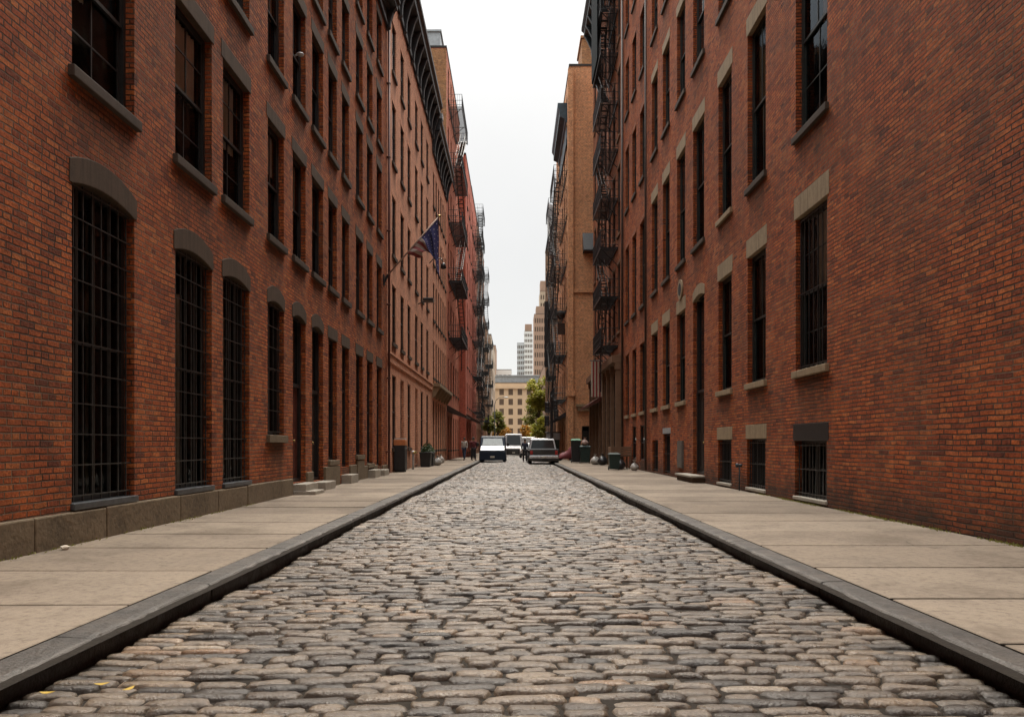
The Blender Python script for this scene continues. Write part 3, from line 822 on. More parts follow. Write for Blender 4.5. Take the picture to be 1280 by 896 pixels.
# ---- right warehouse -------------------------------------------------------
SS = 'sandstone'
colr = [(14.14,15.72),(17.6,18.97),(20.36,21.68),(23.3,24.75),(25.9,27.2),(28.5,29.8),(30.9,32.2),(34.0,35.2),(36.3,37.5),(38.6,39.8)]
rr = [(2.80,5.96),(7.64,11.5),(13.4,16.6),(18.3,21.1),(22.7,25.0)]
wins = []
for i, (a, b) in enumerate(colr):
    near = i < 5
    for k, (za, zb) in enumerate(rr):
        d = dict(lintel=SS, sill=SS if k == 0 else 'brown_sill', lt=.44 if k < 2 else .34, bev=near and k < 2, muntin=2 if i == 0 else 1, frame='frame_green')
        if k == 1: d['sill'] = SS if i in (2,) else BS
        if i < 4 and k < 2: d['glass'] = 'glass'
        if i >= 7: d.update(lintel='brick_r2', lt=.2)
        if i == 0 and k == 0: d['curtain'] = (.5,.97,.35,.94); d['grille'] = (7, 3)
        if i == 0 and k == 1: d['curtain'] = (.5,.97,.5,.94)
        if k == 0 and i == 3:
            d = dict(kind='door', leaf=2.6, door='door_dark', lintel=SS, arch=True, bev=True); za = .37
            zb = 6.05
        wins.append((a, b, za, zb, d))
    if i < 3: wins.append((a+.02, b+.05, .24, 1.40 if i == 0 else 1.46, dict(kind='bars', n=(9, 3), gmat='grille_steel' if i == 0 else 'iron', lintel='iron' if i == 0 else SS, lt=.33, sill='step', st=.06, spj=.04, sov=.03, glass='glass', bev=True)))
    if i in (5, 6): wins.append((a-.1, b-.1, .2, 1.75 if i == 5 else 1.5, dict(kind='bars', n=(5, 3), gmat='iron', lintel='grey_metal' if i == 5 else None, lt=.2)))
    if i in (7, 8): wins.append((a, b, .6, 2.2, dict(kind='simple')))
R1 = building('brick_warehouse', 'dark red brick warehouse with pale sandstone lintels and small barred basement windows', 'r', XR, 7.4, 41, 27.5, wins, 'brick_r1', depth=15)
building('unseen_block', 'tall windowless unseen brick block added to darken the street, adjoining the red arched window warehouse', 'l', XL, -60, 6.58, 33, [], 'brick_l1', depth=15)  # this block and the next: out of view, added to cut skylight on near walls
building('unseen_block', 'tall windowless unseen brick block added to darken the street, adjoining the warehouse with sandstone lintels', 'r', XR, -60, 7.38, 35, [], 'brick_r1', depth=15)
mb = MB(); mb.box(XR-.36, XR+.2, 23.25, 25.55, .05, .295); bev(build(mb, 'step', 'brownstone', R1), .02)
mb = MB(); mb.box(XR-.42, XR+.25, 23.2, 25.6, .297, .36); bev(build(mb, 'tread', 'step', R1), .012)
mb = MB(); mb.box(XR-.06, XR+.02, 26.1, 26.9, .5, 1.45); mb.box(XR-.075, XR-.06, 26.15, 26.85, .55, 1.4); build(mb, 'meter_cupboard', 'door_grey', R1)
mb = MB(); mb.tube((XR+.05,26.55,6.72),(XR-.05,26.55,6.72),.34,20); build(mb, 'oculus_surround', SS, R1)
mb = MB(); mb.tube((XR-.04,26.55,6.72),(XR-.056,26.55,6.72),.22,20); build(mb, 'oculus', 'interior', R1)
mb = MB(); mb.tube((XR-.09,33.2,.2),(XR-.09,33.2,26),.05,8); mb.tube((XR-.09,40.4,.2),(XR-.09,40.4,26),.06,8); build(mb, 'downpipe', 'frame_brown', R1, True)
mb = MB(); mb.tube((XR-.06,19.45,.1),(XR-.06,19.45,.8),.02,8); mb.tube((XR+.02,19.45,.78),(XR-.10,19.45,.78),.035,10); mb.ell((XR-.12,19.45,.78),(.05,.06,.06))
build(mb, 'standpipe', 'iron_teal', R1, True)

# ---- russet with the big fire escape
c = pitch(41.3, 55.8, 7, 1.15); rw = [(.9,3.7),(4.6,6.2)]+[(7.6+5.4*k, 11.4+5.4*k) for k in range(4)]
R2 = building('loft_building', 'russet brick loft with a tall black fire escape and brown shopfront posts', 'r', XR, 41, 56, 31.5, grid(c, rw, dict(sill='timber', frame='frame_brown', lintel='timber', lt=.18, kind='simple')), 'brick_r2')
FE = fire_escape(R2, 'r', XR, 42.6, 46.8, [6.9,9.65,12.4,15.15,17.9,20.6,23.3,25.75,28.2], .98)
mb = MB(); mb.box(XR-1.09, XR-1.075, 43.5, 46.6, 23.4, 30.2); mb.box(XR-1.07, XR-.5, 46.62, 46.64, 23.4, 30.2); M['screen'] = paint_mat('dark_mesh_screen', (.014,.02,.024), .95, 0, .4, .1)
build(mb, 'mesh_screen', 'screen', FE)
mb = MB()
for y in (41.3,43.4,45.5,47.6,49.7,51.8,53.9,55.7):
    mb.box(XR-.32, XR-.02, y-.13, y+.13, .05, 5.7); mb.box(XR-.38, XR-.01, y-.2, y+.2, .05, .45); mb.box(XR-.38, XR-.01, y-.2, y+.2, 5.4, 5.75)
mb.box(XR-.55, XR-.01, 41.1, 55.9, 5.76, 6.15)
build(mb, 'shopfront', 'timber', R2)
ys_ = (41.3,43.4,45.5,47.6,49.7,51.8,53.9,55.7)
for i in range(7):
    a, b = ys_[i]+.135, ys_[i+1]-.135
    mb = MB(); mb.box(XR-.16, XR-.01, a, b, .1, .75)
    for q0, q1, z0, z1 in ((a,a+.07,.75,5.3),(b-.07,b,.75,5.3),(a+.07,b-.07,.75,.85),(a+.07,b-.07,5.2,5.3),(a+.07,b-.07,3.4,3.5)): mb.box(XR-.14, XR-.04, q0, q1, z0+.001, z1)
    fr_ = build(mb, 'shop_window', 'frame_brown', R2); W0[fr_.name] = W0[R2.name]
    mb = MB(); mb.quad((XR-.08,a+.05,.8),(XR-.08,b-.05,.8),(XR-.08,b-.05,5.25),(XR-.08,a+.05,5.25)); build(mb, 'pane', 'glass_dark', fr_)
mb = MB(); mb.prism([(XR,4.6),(XR-1.0,3.95),(XR-1.0,3.8),(XR-.05,4.2),(XR,4.2)], 'y', 49, 55.6); build(mb, 'awning', 'door_red', R2)
cornice(R2, 'r', XR, 41.1, 55.9, 29.8, 31.9, .9, 'iron_teal')
bn = thing('banner', 'narrow red and cream hanging banner on a bracket over the russet shopfront', 'banner', (5.1,47.4,4.2))
M['cream_cloth'] = paint_mat('cream_cloth', (.50,.42,.34), .9); M['red_cloth'] = paint_mat('red_cloth', (.30,.04,.04), .9)
mb = MB()
for k in range(7):
    mb.box(4.78+.1*k, 4.88+.1*k, 47.39+.02*(k%2), 47.41+.02*(k%2), 4.3, 6.5, k % 2)
build(mb, 'cloth', ['cream_cloth','red_cloth'], bn)
mb = MB(); mb.tube((4.7,47.4,6.55),(XR+.02,47.4,6.55),.03,6); build(mb, 'bracket', 'iron', bn)
# ---- orange buff tower
X3 = 4.2
fh = [(X3+.95, X3+1.55, .2, 2.75, dict(kind='door', door='door_dark', leaf=2.1))]
R3 = building('buff_brick_building', 'tall orange buff brick building with blank end wall and teal cornice', 'r', X3, 58, 76, 30.2, grid(pitch(59.5,75.5,6,1.1), [(.8,3.6)]+[(5.2+3.6*k,7.5+3.6*k) for k in range(7)], dict(kind='simple', sill=SS)), 'brick_r3', front_holes=fh)
fire_escape(R3, 'r', X3, 61.5, 68, [5+3.6*k for k in range(6)], 1.0, 'iron_teal', False)
mb = MB(); mb.box(X3+1.0, X3+3.4, 58.6, 62, 30.1, 32.6); mb.box(X3+.9, X3+3.5, 58.5, 62.1, 32.61, 32.8); build(mb, 'roof_bulkhead', 'brick_brown', R3)
cornice(R3, 'r', X3, 60.5, 70, 25.2, 28.5, .75, 'cornice_blue', False)
mb = MB(); mb.box(X3-.12, X3+.28, 57.75, 58.02, .1, 29.9); mb.box(X3-.25, X3+.42, 57.65, 58.05, 5.0, 5.45); mb.box(X3-.14, X3+2.6, 57.86, 58.01, 12.9, 13.2); build(mb, 'pilaster', 'brick_r3', R3)
mb = MB(); mb.prism([(58.02,17.5),(57.2,16.0),(57.2,15.9),(58.02,15.9)][::-1], 'x', X3+1.0, X3+2.0); build(mb, 'hood', 'iron', R3)
mb = MB(); mb.box(X3+.6, X3+2.0, 57.7, 58.02, 3.9, 4.2); mb.box(X3+.5, X3+2.1, 57.6, 58.02, 4.21, 4.4); build(mb, 'door_canopy', 'sandstone', R3)
mb = MB(); mb.prism([(X3,4.0),(X3-1.3,3.2),(X3-1.3,3.05),(X3-.05,3.6),(X3,3.6)], 'y', 62, 74); build(mb, 'awning', 'cornice', R3)
mb = MB(); mb.box(X3-.6, X3-.02, 63, 63.5, 10.5, 11.4); mb.ell((X3-.35,63.2,12.1),(.33,.33,.4)); build(mb, 'corner_bracket', 'frame_brown', R3)
R4 = building('tenement', 'grey brown brick tenement with iron fire escape and slate blade sign', 'r', 4.55, 76, 112, 29.5, grid(pitch(77,111,11,1.2), [(.6,3.6)]+[(5+3.5*k,7.3+3.5*k) for k in range(7)], dict(kind='simple', sill=SS)), 'brick_r4')
fire_escape(R4, 'r', 4.55, 79, 85, [5+3.5*k for k in range(7)], 1.0, 'iron_teal', False)
mb = MB(); mb.prism([(4.55,29.0),(3.9,29.3),(3.9,24.5),(4.2,23.5),(4.55,23.2)], 'y', 88, 90); build(mb, 'oriel', 'far_grey', R4)
bs = thing('blade_sign', 'long blank slate vertical blade sign fixed high on the tenement', 'sign', (4.0,95,11))
mb = MB(); mb.box(3.75, 4.45, 94.9, 95.1, 11, 19.2); build(mb, 'panel', 'cornice', bs)
mb = MB()
for z in (12,15,18): mb.box(4.451, 4.58, 94.95, 95.05, z, z+.1)
build(mb, 'bracket', 'iron', bs)
R5 = building('corner_building', 'weathered brick corner building behind the right hand trees', 'r', 6.0, 112, 193, 17.5, grid(pitch(113,192,20,1.4), [(.6,3.6)]+[(5+3.6*k,7.3+3.6*k) for k in range(3)], dict(kind='simple')), 'far_brick')

# ---- end of the street
we = [(-4.2+2.55*i, -4.2+2.55*i+1.25, 4.2+2.75*k, 5.9+2.75*k, dict(kind='simple', frame='frame_brown', glass='far_glass')) for i in range(8) for k in range(5)]
we += [(-4.6+2.55*i, -4.6+2.55*i+1.9, .2, 2.9, dict(kind='simple')) for i in range(8)]
E1 = building('end_block', 'buff five storey block with square windows closing the street', 'f', 212, -9, 17.5, 18.6, we, 'buff_wall', depth=14)
mb = MB(); mb.box(-9.2, 17.7, 211.6, 212.0, 17.0, 17.6); mb.box(-9.1, 17.6, 211.8, 212.0, 3.2, 3.5); build(mb, 'string_course', 'buff_wall', E1)
mb = MB(); mb.box(-6, 13, 213.5, 222, 18.6, 20.6); mb.box(-6.3, 13.3, 213.2, 222.3, 20.61, 20.9); build(mb, 'penthouse', 'grey_metal', E1)

def tower(name, label, x0, x1, y, z, mat, nx, nz, dep=18, cap=None):
    p = (x1-x0)/nx; q = (z-6)/nz
    ws = [(x0+p*(i+.2), x0+p*(i+.8), 5+q*k+q*.25, 5+q*k+q*.8, dict(kind='simple', frame='frame_brown', glass='far_glass')) for i in range(nx) for k in range(nz)]
    o = building(name, label, 'f', y, x0, x1, z, ws, mat, depth=dep)
    if cap:
        mb = MB(); mb.box(*cap); build(mb, 'rooftop_plant', 'far_brick', o)
    return o
tower('tower_block', 'slender white high rise with brown rooftop plant far beyond the street', 6.5, 12, 500, 76, 'far_white', 5, 20, cap=(7.0,11.5,502,512,75.9,81))
tower('tower_block', 'grey narrow high rise close beside the white one', 1.8, 6.4, 505, 69, 'far_grey', 4, 18)
tower('brick_tower', 'stepped brown brick tower with pale bands right of the white high rise', 8.6, 14.5, 330, 58, 'far_brick', 6, 14, cap=(9.5,14,333,343,57.9,62))
tower('brick_tower', 'highest grey brick tower with rust coloured top far behind', 13.5, 18.5, 400, 82, 'far_tan', 4, 18, cap=(13.7,18.3,402,412,81.9,88))
tower('brick_tower', 'short brown tower above the far left rooftops', -9.5, -6.2, 250, 34, 'far_brick', 3, 8)
tower('low_block', 'low pale block just behind the left of the end block', -7, -1, 260, 27, 'far_white', 4, 6)


# ================================================================== VEHICLES
M['tyre'] = paint_mat('tyre_rubber', (.02,.02,.02), .85)
M['rim'] = paint_mat('wheel_rim', (.35,.35,.36), .35, .8)
M['chrome'] = paint_mat('chrome', (.6,.6,.62), .18, 1.)
M['lamp_clear'] = paint_mat('headlamp_lens', (.75,.75,.72), .15, 0)
M['lamp_red'] = paint_mat('tail_lamp_lens', (.35,.02,.015), .2, 0)
M['plate'] = paint_mat('number_plate', (.7,.68,.6), .5)
M['trim'] = paint_mat('black_trim', (.02,.02,.022), .5)
def carpaint(n, c): M[n] = paint_mat(n, c, .3, 0, .05, coat=.7); return n
M['carglass'] = paint_mat('car_glass', (.03,.04,.042), .05, 0, .1, .6)
M['carglass_pale'] = paint_mat('windscreen_glass', (.42,.48,.47), .08, 0, .1, .6)  # the windscreen's bright reflection is put into the glass colour

def ring(y, hw0, hw1, z0, z1, c=.06):
    return [(-hw0+c,y,z0),(hw0-c,y,z0),(hw0,y,z0+c),(hw1,y,z1-c),(hw1-c,y,z1),(-hw1+c,y,z1),(-hw1,y,z1-c),(-hw0,y,z0+c)]
def wheel(parent, x, y, r=.34, w=.22):
    mb = MB(); s = 1 if x > 0 else -1
    n = 24; prof = [(-w/2,r*.62),(-w/2,r*.94),(-w/2+.03,r),(w/2-.03,r),(w/2,r*.94),(w/2,r*.62)]
    mb.loft([[(a, q*math.cos(2*PI*k/n), q*math.sin(2*PI*k/n)) for k in range(n)] for a, q in prof])
    o = add('wheel', mb.mesh('tyre', 'tyre', False), parent, (x, y, r))
    mb = MB(); f = s*w*.42
    mb.loft([[(a, q*math.cos(2*PI*k/n), q*math.sin(2*PI*k/n)) for k in range(n)] for a, q in ((f-s*.05,r*.62),(f,r*.6),(f,r*.5),(f-s*.04,r*.45))], cap=True)
    for k in range(5):
        t = 2*PI*k/5; mb.tube((f-s*.01,0,0),(f-s*.01,r*.55*math.cos(t),r*.55*math.sin(t)),.035,6)
    add('rim', mb.mesh('rim', 'rim'), o)
def vehicle(name, label, cat, loc, rot, paint, L=4.6, W=1.8, belt=.92, top=1.5, hood=1.1, boot=.5, kindv='suv', group=None, lower='trim', glass='carglass', bump='chrome'):
    """front towards -y, rear towards +y, origin on the ground at the middle"""
    o = thing(name, label, cat, loc, rot, group)
    h = W/2; f = -L/2; e = L/2; z0 = .24
    mb = MB()
    if kindv == 'van':
        mb.loft([ring(f,h*.86,h*.84,z0+.1,.62), ring(f+.06,h*.94,h*.92,z0,.95), ring(f+.3,h,h*.97,z0,1.12), ring(f+.55,h,h*.96,z0,1.2), ring(f+.95,h,h*.93,z0,top-.08), ring(f+1.2,h,h*.93,z0,top,.1), ring(e-.1,h,h*.93,z0,top,.1), ring(e,h*.98,h*.9,z0+.06,top-.06,.1)])
    elif kindv == 'pickup':
        mb.loft([ring(f,h*.88,h*.86,z0+.12,belt-.16), ring(f+.1,h*.97,h*.95,z0,belt-.06), ring(f+.5,h,h*.98,z0,belt), ring(f+hood,h,h*.98,z0,belt+.05), ring(f+hood+1.9,h,h*.98,z0,belt+.05), ring(f+hood+1.92,h,h*.98,z0,belt-.42), ring(e-.12,h,h*.98,z0,belt-.42)])
        for s in (-1,1): mb.box(*sorted((s*(h*.98), s*(h*.98-.07))), f+hood+1.93, e-.06, belt-.43, belt+.02)
        mb.box(-h*.98, h*.98, e-.06, e, z0+.2, belt+.02)
    else:
        mb.loft([ring(f,h*.84,h*.82,z0+.14,belt-.24), ring(f+.08,h*.94,h*.92,z0+.02,belt-.14), ring(f+.4,h,h*.97,z0,belt-.05), ring(f+hood,h,h*.98,z0,belt+.03), ring(e-boot,h,h*.98,z0,belt+.05), ring(e-.12,h*.97,h*.95,z0,belt+.02), ring(e,h*.9,h*.87,z0+.12,belt-.08)])
    body = add('body', mb.mesh('body', paint, False), o); bev(body, .035, 3)
    cy0, cy1 = f+hood, (f+hood+1.85 if kindv == 'pickup' else e-boot)
    if kindv != 'van':
        b = belt+.02; mb = MB(); rake = .6; rr = .12 if kindv == 'pickup' else .35
        mb.loft([[( -h*.94,cy0,b),(h*.94,cy0,b),(h*.94,cy1,b),(-h*.94,cy1,b)], [(-h*.8,cy0+rake,top-.05),(h*.8,cy0+rake,top-.05),(h*.8,cy1-rr,top-.05),(-h*.8,cy1-rr,top-.05)], [(-h*.72,cy0+rake+.12,top),(h*.72,cy0+rake+.12,top),(h*.72,cy1-rr-.08,top),(-h*.72,cy1-rr-.08,top)]])
        cab = add('cabin', mb.mesh('cabin', 'silver_paint' if kindv == 'pickup' else paint), o); bev(cab, .04, 3)
        def pane(nm, pts, off):
            mb = MB(); c = sum((Vector(p) for p in pts), Vector())/4
            mb.poly([tuple(Vector(p)+(c-Vector(p))*.12+Vector(off)) for p in pts]); add(nm, mb.mesh(nm, glass), o)
        A = [(-h*.94,cy0,b),(h*.94,cy0,b),(h*.8,cy0+rake,top-.05),(-h*.8,cy0+rake,top-.05)]; pane('windscreen', A, (0,-.012,.006))
        B = [(-h*.94,cy1,b),(h*.94,cy1,b),(h*.8,cy1-rr,top-.05),(-h*.8,cy1-rr,top-.05)]; pane('rear_window', B, (0,.012,.004))
        for s in (-1,1):
            m_ = (cy0+cy1)/2+.1
            pane('side_window', [(s*h*.94,cy0,b),(s*h*.94,m_,b),(s*h*.8,m_,top-.05),(s*h*.8,cy0+rake,top-.05)], (s*.012,0,0))
            pane('side_window', [(s*h*.94,m_,b),(s*h*.94,cy1,b),(s*h*.8,cy1-rr,top-.05),(s*h*.8,m_,top-.05)], (s*.012,0,0))
    else:
        mb = MB(); mb.poly([(-h*.78,f+.59,1.26),(h*.78,f+.59,1.26),(h*.7,f+.91,top-.2),(-h*.7,f+.91,top-.2)][::1]); mb.v = [(a,b-.025,c+.012) for a,b,c in mb.v]; add('windscreen', mb.mesh('windscreen', glass), o)
        for s in (-1,1):
            mb = MB(); mb.poly([(s*(h*.975),f+.9,1.2),(s*(h*.975),f+1.75,1.2),(s*(h*.945),f+1.75,top-.25),(s*(h*.95),f+1.1,top-.25)]); mb.v = [(a+s*.015,b,c) for a,b,c in mb.v]; add('side_window', mb.mesh('side_window', 'carglass'), o)
            mb = MB(); mb.box(-.09,.09,-.04,.04,0,.28); bev(add('mirror', mb.mesh('mirror','trim'), o, (s*(h+.14),f+.85,1.2)), .02)
    if lower == 'navy_paint':
        mb = MB(); mb.quad((-h*.88,f+.0,.9),(h*.88,f+.0,.9),(h*.86,f+.53,1.215),(-h*.86,f+.53,1.215)); mb.v = [(a,b-.03,c+.02) for a,b,c in mb.v]; so_ = add('bonnet', mb.mesh('bonnet','silver_paint'), o).modifiers.new('thick','SOLIDIFY'); so_.thickness = .03
    mb = MB(); mb.box(-h*.98,h*.98,f-.1,f+.05,.16 if lower != 'trim' else .28,.84 if lower != 'trim' else .5); bev(add('bumper', mb.mesh('bumper', lower if lower != 'trim' else 'trim'), o), .03)
    mb = MB(); mb.box(-h*.97,h*.97,e-.05,e+.1,.42,.62); bev(add('bumper', mb.mesh('bumper', bump), o), .03)
    mb = MB(); mb.box(-h*.5,h*.5,f-.02,f+.08,.66,.84)
    for k in range(4): mb.box(-h*.48,h*.48,f-.03,f-.021,.68+k*.04,.695+k*.04)
    add('grille', mb.mesh('grille', 'trim'), o)
    for s in (-1,1):
        mb = MB(); mb.box(-.15,.15,-.03,.06,-.08,.08); bev(add('headlight', mb.mesh('headlight','lamp_clear'), o, (s*h*.72,f+.02,.74)), .02)
        mb = MB(); mb.box(-.09,.09,-.05,.03,-.13,.13); bev(add('taillight', mb.mesh('taillight','lamp_red'), o, (s*h*.82,e+.005,.8)), .02)
        for y in (f+.85, e-.85): wheel(o, s*(h-.1), y, .36 if kindv != 'suv' else .33)
    mb = MB(); mb.box(-.16,.16,e+.101,e+.115,.45,.58); add('number_plate', mb.mesh('number_plate','plate'), o)
    mb = MB(); mb.box(-.16,.16,f-.112,f-.095,.36,.49); add('number_plate', mb.mesh('number_plate','plate'), o)
    return o
carpaint('white_paint', (.72,.76,.75)); M['navy_paint'] = paint_mat('navy_paint', (.015,.028,.05), .5, 0, .05, .3); carpaint('black_paint', (.012,.013,.014)); carpaint('silver_paint', (.55,.56,.57)); carpaint('maroon_paint', (.10,.02,.025)); carpaint('grey_paint', (.16,.17,.18)); carpaint('cream_paint', (.7,.66,.6))
vehicle('delivery_van', 'dark navy van at the left kerb with pale windscreen and pale bonnet', 'van', (-1.62,58.6,0), 0, 'navy_paint', 5.2, 1.98, top=1.98, kindv='van', lower='navy_paint', glass='carglass_pale')
vehicle('pickup_truck', 'black pickup truck with silver cab seen from behind', 'pickup', (1.93,52.3,0), PI, 'black_paint', 5.3, 1.98, belt=1.0, top=1.72, hood=1.3, kindv='pickup')
vehicle('suv', 'silver estate car parked just ahead of the black pickup', 'car', (2.0,60.5,0), PI, 'silver_paint', 4.6, 1.85, belt=1.05, top=1.82)
vehicle('box_truck', 'pale silver box truck with large dark windscreen in the middle of the street', 'truck', (-.1,90,0), 0, 'silver_paint', 6.2, 2.1, top=2.6, kindv='van', glass='carglass', lower='black_paint')
vehicle('hatchback', 'small cream hatchback driving between the silver truck and the pickup', 'car', (1.35,76,0), 0, 'cream_paint', 3.9, 1.65, belt=.9, top=1.5, hood=.9)
vehicle('parked_car', 'dark grey car parked behind the navy fronted van', 'car', (-1.75,70,0), 0, 'grey_paint', 4.5, 1.8, top=1.75)
vehicle('parked_car', 'maroon car parked at the left kerb beyond the grey one', 'car', (-1.75,77,0), 0, 'maroon_paint', 4.5, 1.8)
vehicle('parked_van', 'white van parked beyond the silver car at right kerb', 'van', (1.75,98,0), PI, 'white_paint', 5, 1.95, top=2.3, kindv='van')
vehicle('parked_car', 'white saloon crossing at the far end of the street', 'car', (-1.5,150,0), 0, 'white_paint', 4.5, 1.8)

# ================================================================== PEOPLE
M['skin'] = paint_mat('skin', (.42,.25,.18), .6, 0, .08)
M['hair'] = paint_mat('dark_hair', (.03,.02,.015), .6)
M['shoe'] = paint_mat('dark_shoe', (.02,.018,.016), .5)
def cloth(n, c): M[n] = paint_mat(n, c, .9, 0, .2); return n
cloth('maroon_coat', (.14,.03,.035)); cloth('pale_shirt', (.62,.58,.52)); cloth('navy_jacket', (.03,.035,.06)); cloth('dark_trousers', (.03,.03,.035)); cloth('jeans', (.06,.08,.13)); cloth('plaid', (.22,.08,.08))
def skin_obj(name, pts, edges, rad, mat, parent, root=0):
    me = bpy.data.meshes.new(name); me.from_pydata(pts, edges, []); me.materials.append(M[mat])
    o = add(name, me, parent)
    sm = o.modifiers.new('skin', 'SKIN'); sm.use_smooth_shade = True
    if not me.skin_vertices: o.data.skin_vertices  # layer appears with the modifier
    lay = me.skin_vertices[0].data if me.skin_vertices else None
    if lay:
        for i, r in enumerate(rad): lay[i].radius = (r, r); lay[i].use_root = (i == root)
    su = o.modifiers.new('sub', 'SUBSURF'); su.levels = su.render_levels = 1
    return o
def person(label, loc, rot, coat, trousers, stride=.16, h=1.72, group=None):
    k = h/1.72
    o = thing('person', label, 'person', loc, rot, group)
    P = lambda *a: tuple(q*k for q in a)
    J = [P(0,0,.93), P(0,0,1.12), P(0,.01,1.36), P(0,0,1.47), P(0,-.02,1.56), P(0,-.03,1.66),
         P(.095,0,.88), P(.1,-stride*.5,.49), P(.1,-stride,.08), P(.1,-stride-.14,.04),
         P(-.095,0,.88), P(-.1,stride*.1,.49), P(-.1,stride,.1), P(-.1,stride-.13,.04),
         P(.19,0,1.39), P(.235,.05,1.12), P(.24,-.08,.9), P(.24,-.12,.8), P(-.19,0,1.39), P(-.235,.05,1.12), P(-.24,.0,.9), P(-.24,-.03,.8)]
    E = [(0,1),(1,2),(2,3),(3,4),(4,5),(0,6),(6,7),(7,8),(8,9),(0,10),(10,11),(11,12),(12,13),(2,14),(14,15),(15,16),(16,17),(2,18),(18,19),(19,20),(20,21)]
    Rr = [.12,.11,.13,.055,.085,.07,.085,.06,.04,.035,.085,.06,.04,.035,.055,.042,.032,.036,.055,.042,.032,.036]
    body = skin_obj('body', J, E, [q*k for q in Rr], 'skin', o)
    T = [J[0],J[6],J[7],J[8],J[10],J[11],J[12]]
    skin_obj('trousers', T, [(0,1),(1,2),(2,3),(0,4),(4,5),(5,6)], [q*k for q in (.14,.105,.078,.06,.105,.078,.06)], trousers, body)
    C = [P(0,0,.84),J[1],J[2],P(0,0,1.45),J[14],J[15],J[16],J[18],J[19],J[20]]
    skin_obj('coat', C, [(0,1),(1,2),(2,3),(2,4),(4,5),(5,6),(2,7),(7,8),(8,9)], [q*k for q in (.165,.145,.155,.075,.08,.06,.046,.08,.06,.046)], coat, body)
    mb = MB(); mb.ell(P(0,.0,1.645), P(.095,.1,.105), 14, 8); add('hair', mb.mesh('hair','hair',True), body)
    mb = MB(); mb.ell(P(0,-.105,1.60), P(.015,.025,.025), 8, 5); add('nose', mb.mesh('nose','skin',True), body)
    for s in (-1,1):
        mb = MB(); mb.ell(P(s*.032,-.1,1.635), P(.013,.01,.01), 8, 5); add('eye', mb.mesh('eye','shoe',True), body)
        j = J[9] if s > 0 else J[13]
        mb = MB(); mb.ell((j[0],j[1]+.05,.05*k), P(.048,.125,.05), 10, 6); add('shoe', mb.mesh('shoe','shoe',True), body)
    return o
person('person in a maroon coat on the pavement beside the white delivery van', (-3.05,57,SW), .3, 'maroon_coat', 'dark_trousers')
person('person in a pale shirt walking near the shopfront wall', (-3.85,58.5,SW), -.4, 'pale_shirt', 'jeans', .2)
person('person in a checked red jacket behind the one in the maroon coat', (-3.35,61,SW), .1, 'plaid', 'dark_trousers', .12)
person('person in a dark navy jacket standing in the road left of the pickup', (.78,56.3,.02), .2, 'navy_jacket', 'dark_trousers', .1)

# ================================================================== STREET FURNITURE
M['bin_green'] = paint_mat('dark_green_plastic', (.012,.035,.032), .5, 0, .2)
M['bin_black'] = paint_mat('black_plastic', (.016,.018,.02), .5, 0, .2)
M['lid_green'] = paint_mat('green_lid_plastic', (.05,.22,.12), .5)
M['bag_black'] = paint_mat('black_bag', (.02,.02,.022), .35, 0, .2)
M['bag_white'] = paint_mat('white_bag', (.36,.34,.31), .4, 0, .1)
M['bag_pink'] = paint_mat('pale_pink_bag', (.40,.27,.23), .5, 0, .1)
M['tarp_red'] = paint_mat('faded_red_tarpaulin', (.20,.035,.04), .6, 0, .25)
def wheelie(label, loc, h=1.05, w=.58, body='bin_green', lid='bin_green', rot=0.):
    o = thing('wheeled_bin', label, 'bin', loc, rot)
    a = w/2; mb = MB()
    mb.loft([[(-a*.8,-a*.75,.05),(a*.8,-a*.75,.05),(a*.8,a*.8,.05),(-a*.8,a*.8,.05)], [(-a,-a,h*.9),(a,-a,h*.9),(a,a,h*.9),(-a,a,h*.9)]])
    mb.box(-a-.02,a+.02,-a-.03,a+.02,h*.9,h*.94); bev(add('body', mb.mesh('bin_body', body), o), .02)
    mb = MB(); mb.loft([[(-a-.03,-a-.05,h*.945),(a+.03,-a-.05,h*.945),(a+.03,a+.04,h*.945),(-a-.03,a+.04,h*.945)], [(-a*.8,-a*.75,h),(a*.8,-a*.75,h),(a*.8,a*.85,h+.03),(-a*.8,a*.85,h+.03)]]); bev(add('lid', mb.mesh('lid', lid), o), .015)
    mb = MB(); mb.tube((-a*.7,a+.09,h*.93),(a*.7,a+.09,h*.93),.018,8); mb.box(-a*.7,-a*.6,a,a+.1,h*.91,h*.95); mb.box(a*.6,a*.7,a,a+.1,h*.91,h*.95); add('handle', mb.mesh('handle', body), o)
    for s in (-1,1):
        mb = MB(); mb.tube((s*a*.82,a*.7,.1),(s*a*.98,a*.7,.1),.1,14); add('wheel', mb.mesh('wheel','tyre'), o)
    return o
def bag(label, loc, r, mat, seed, group=None):
    rr = random.Random(seed); o = thing('rubbish_bag', label, 'bag', loc, rr.uniform(0,3), group)
    mb = MB(); n = 16; K = 10; rings = []
    ph = rr.uniform(0,6)
    for i in range(K+1):
        t = i/K; q = (math.sin(PI*min(1,t*.93+.05))**.55)*(1-.35*t)
        rings.append([(r*q*(1+.1*math.sin(3*a+ph+4*t)+.06*math.sin(7*a+ph*2))*math.cos(a), r*q*(1+.1*math.sin(2*a+ph)+.05*math.sin(8*a-3*t))*math.sin(a), r*1.5*t) for a in (2*PI*k/n for k in range(n))])
    mb.loft(rings); add('sack', mb.mesh('sack', mat, True), o)
    mb = MB(); mb.loft([[(q*math.cos(2*PI*k/8)*(1+.3*(k%2)), q*math.sin(2*PI*k/8)*(1+.3*(k%2)), r*1.47+z) for k in range(8)] for q, z in ((.03,0),(.025,.04),(.09,.13))]); add('knot', mb.mesh('knot', mat), o)
    return o
wheelie('tall dark bin with green lid beside the buff building', (4.0,49.5,SW), 1.55, .62, 'bin_black', 'lid_green')
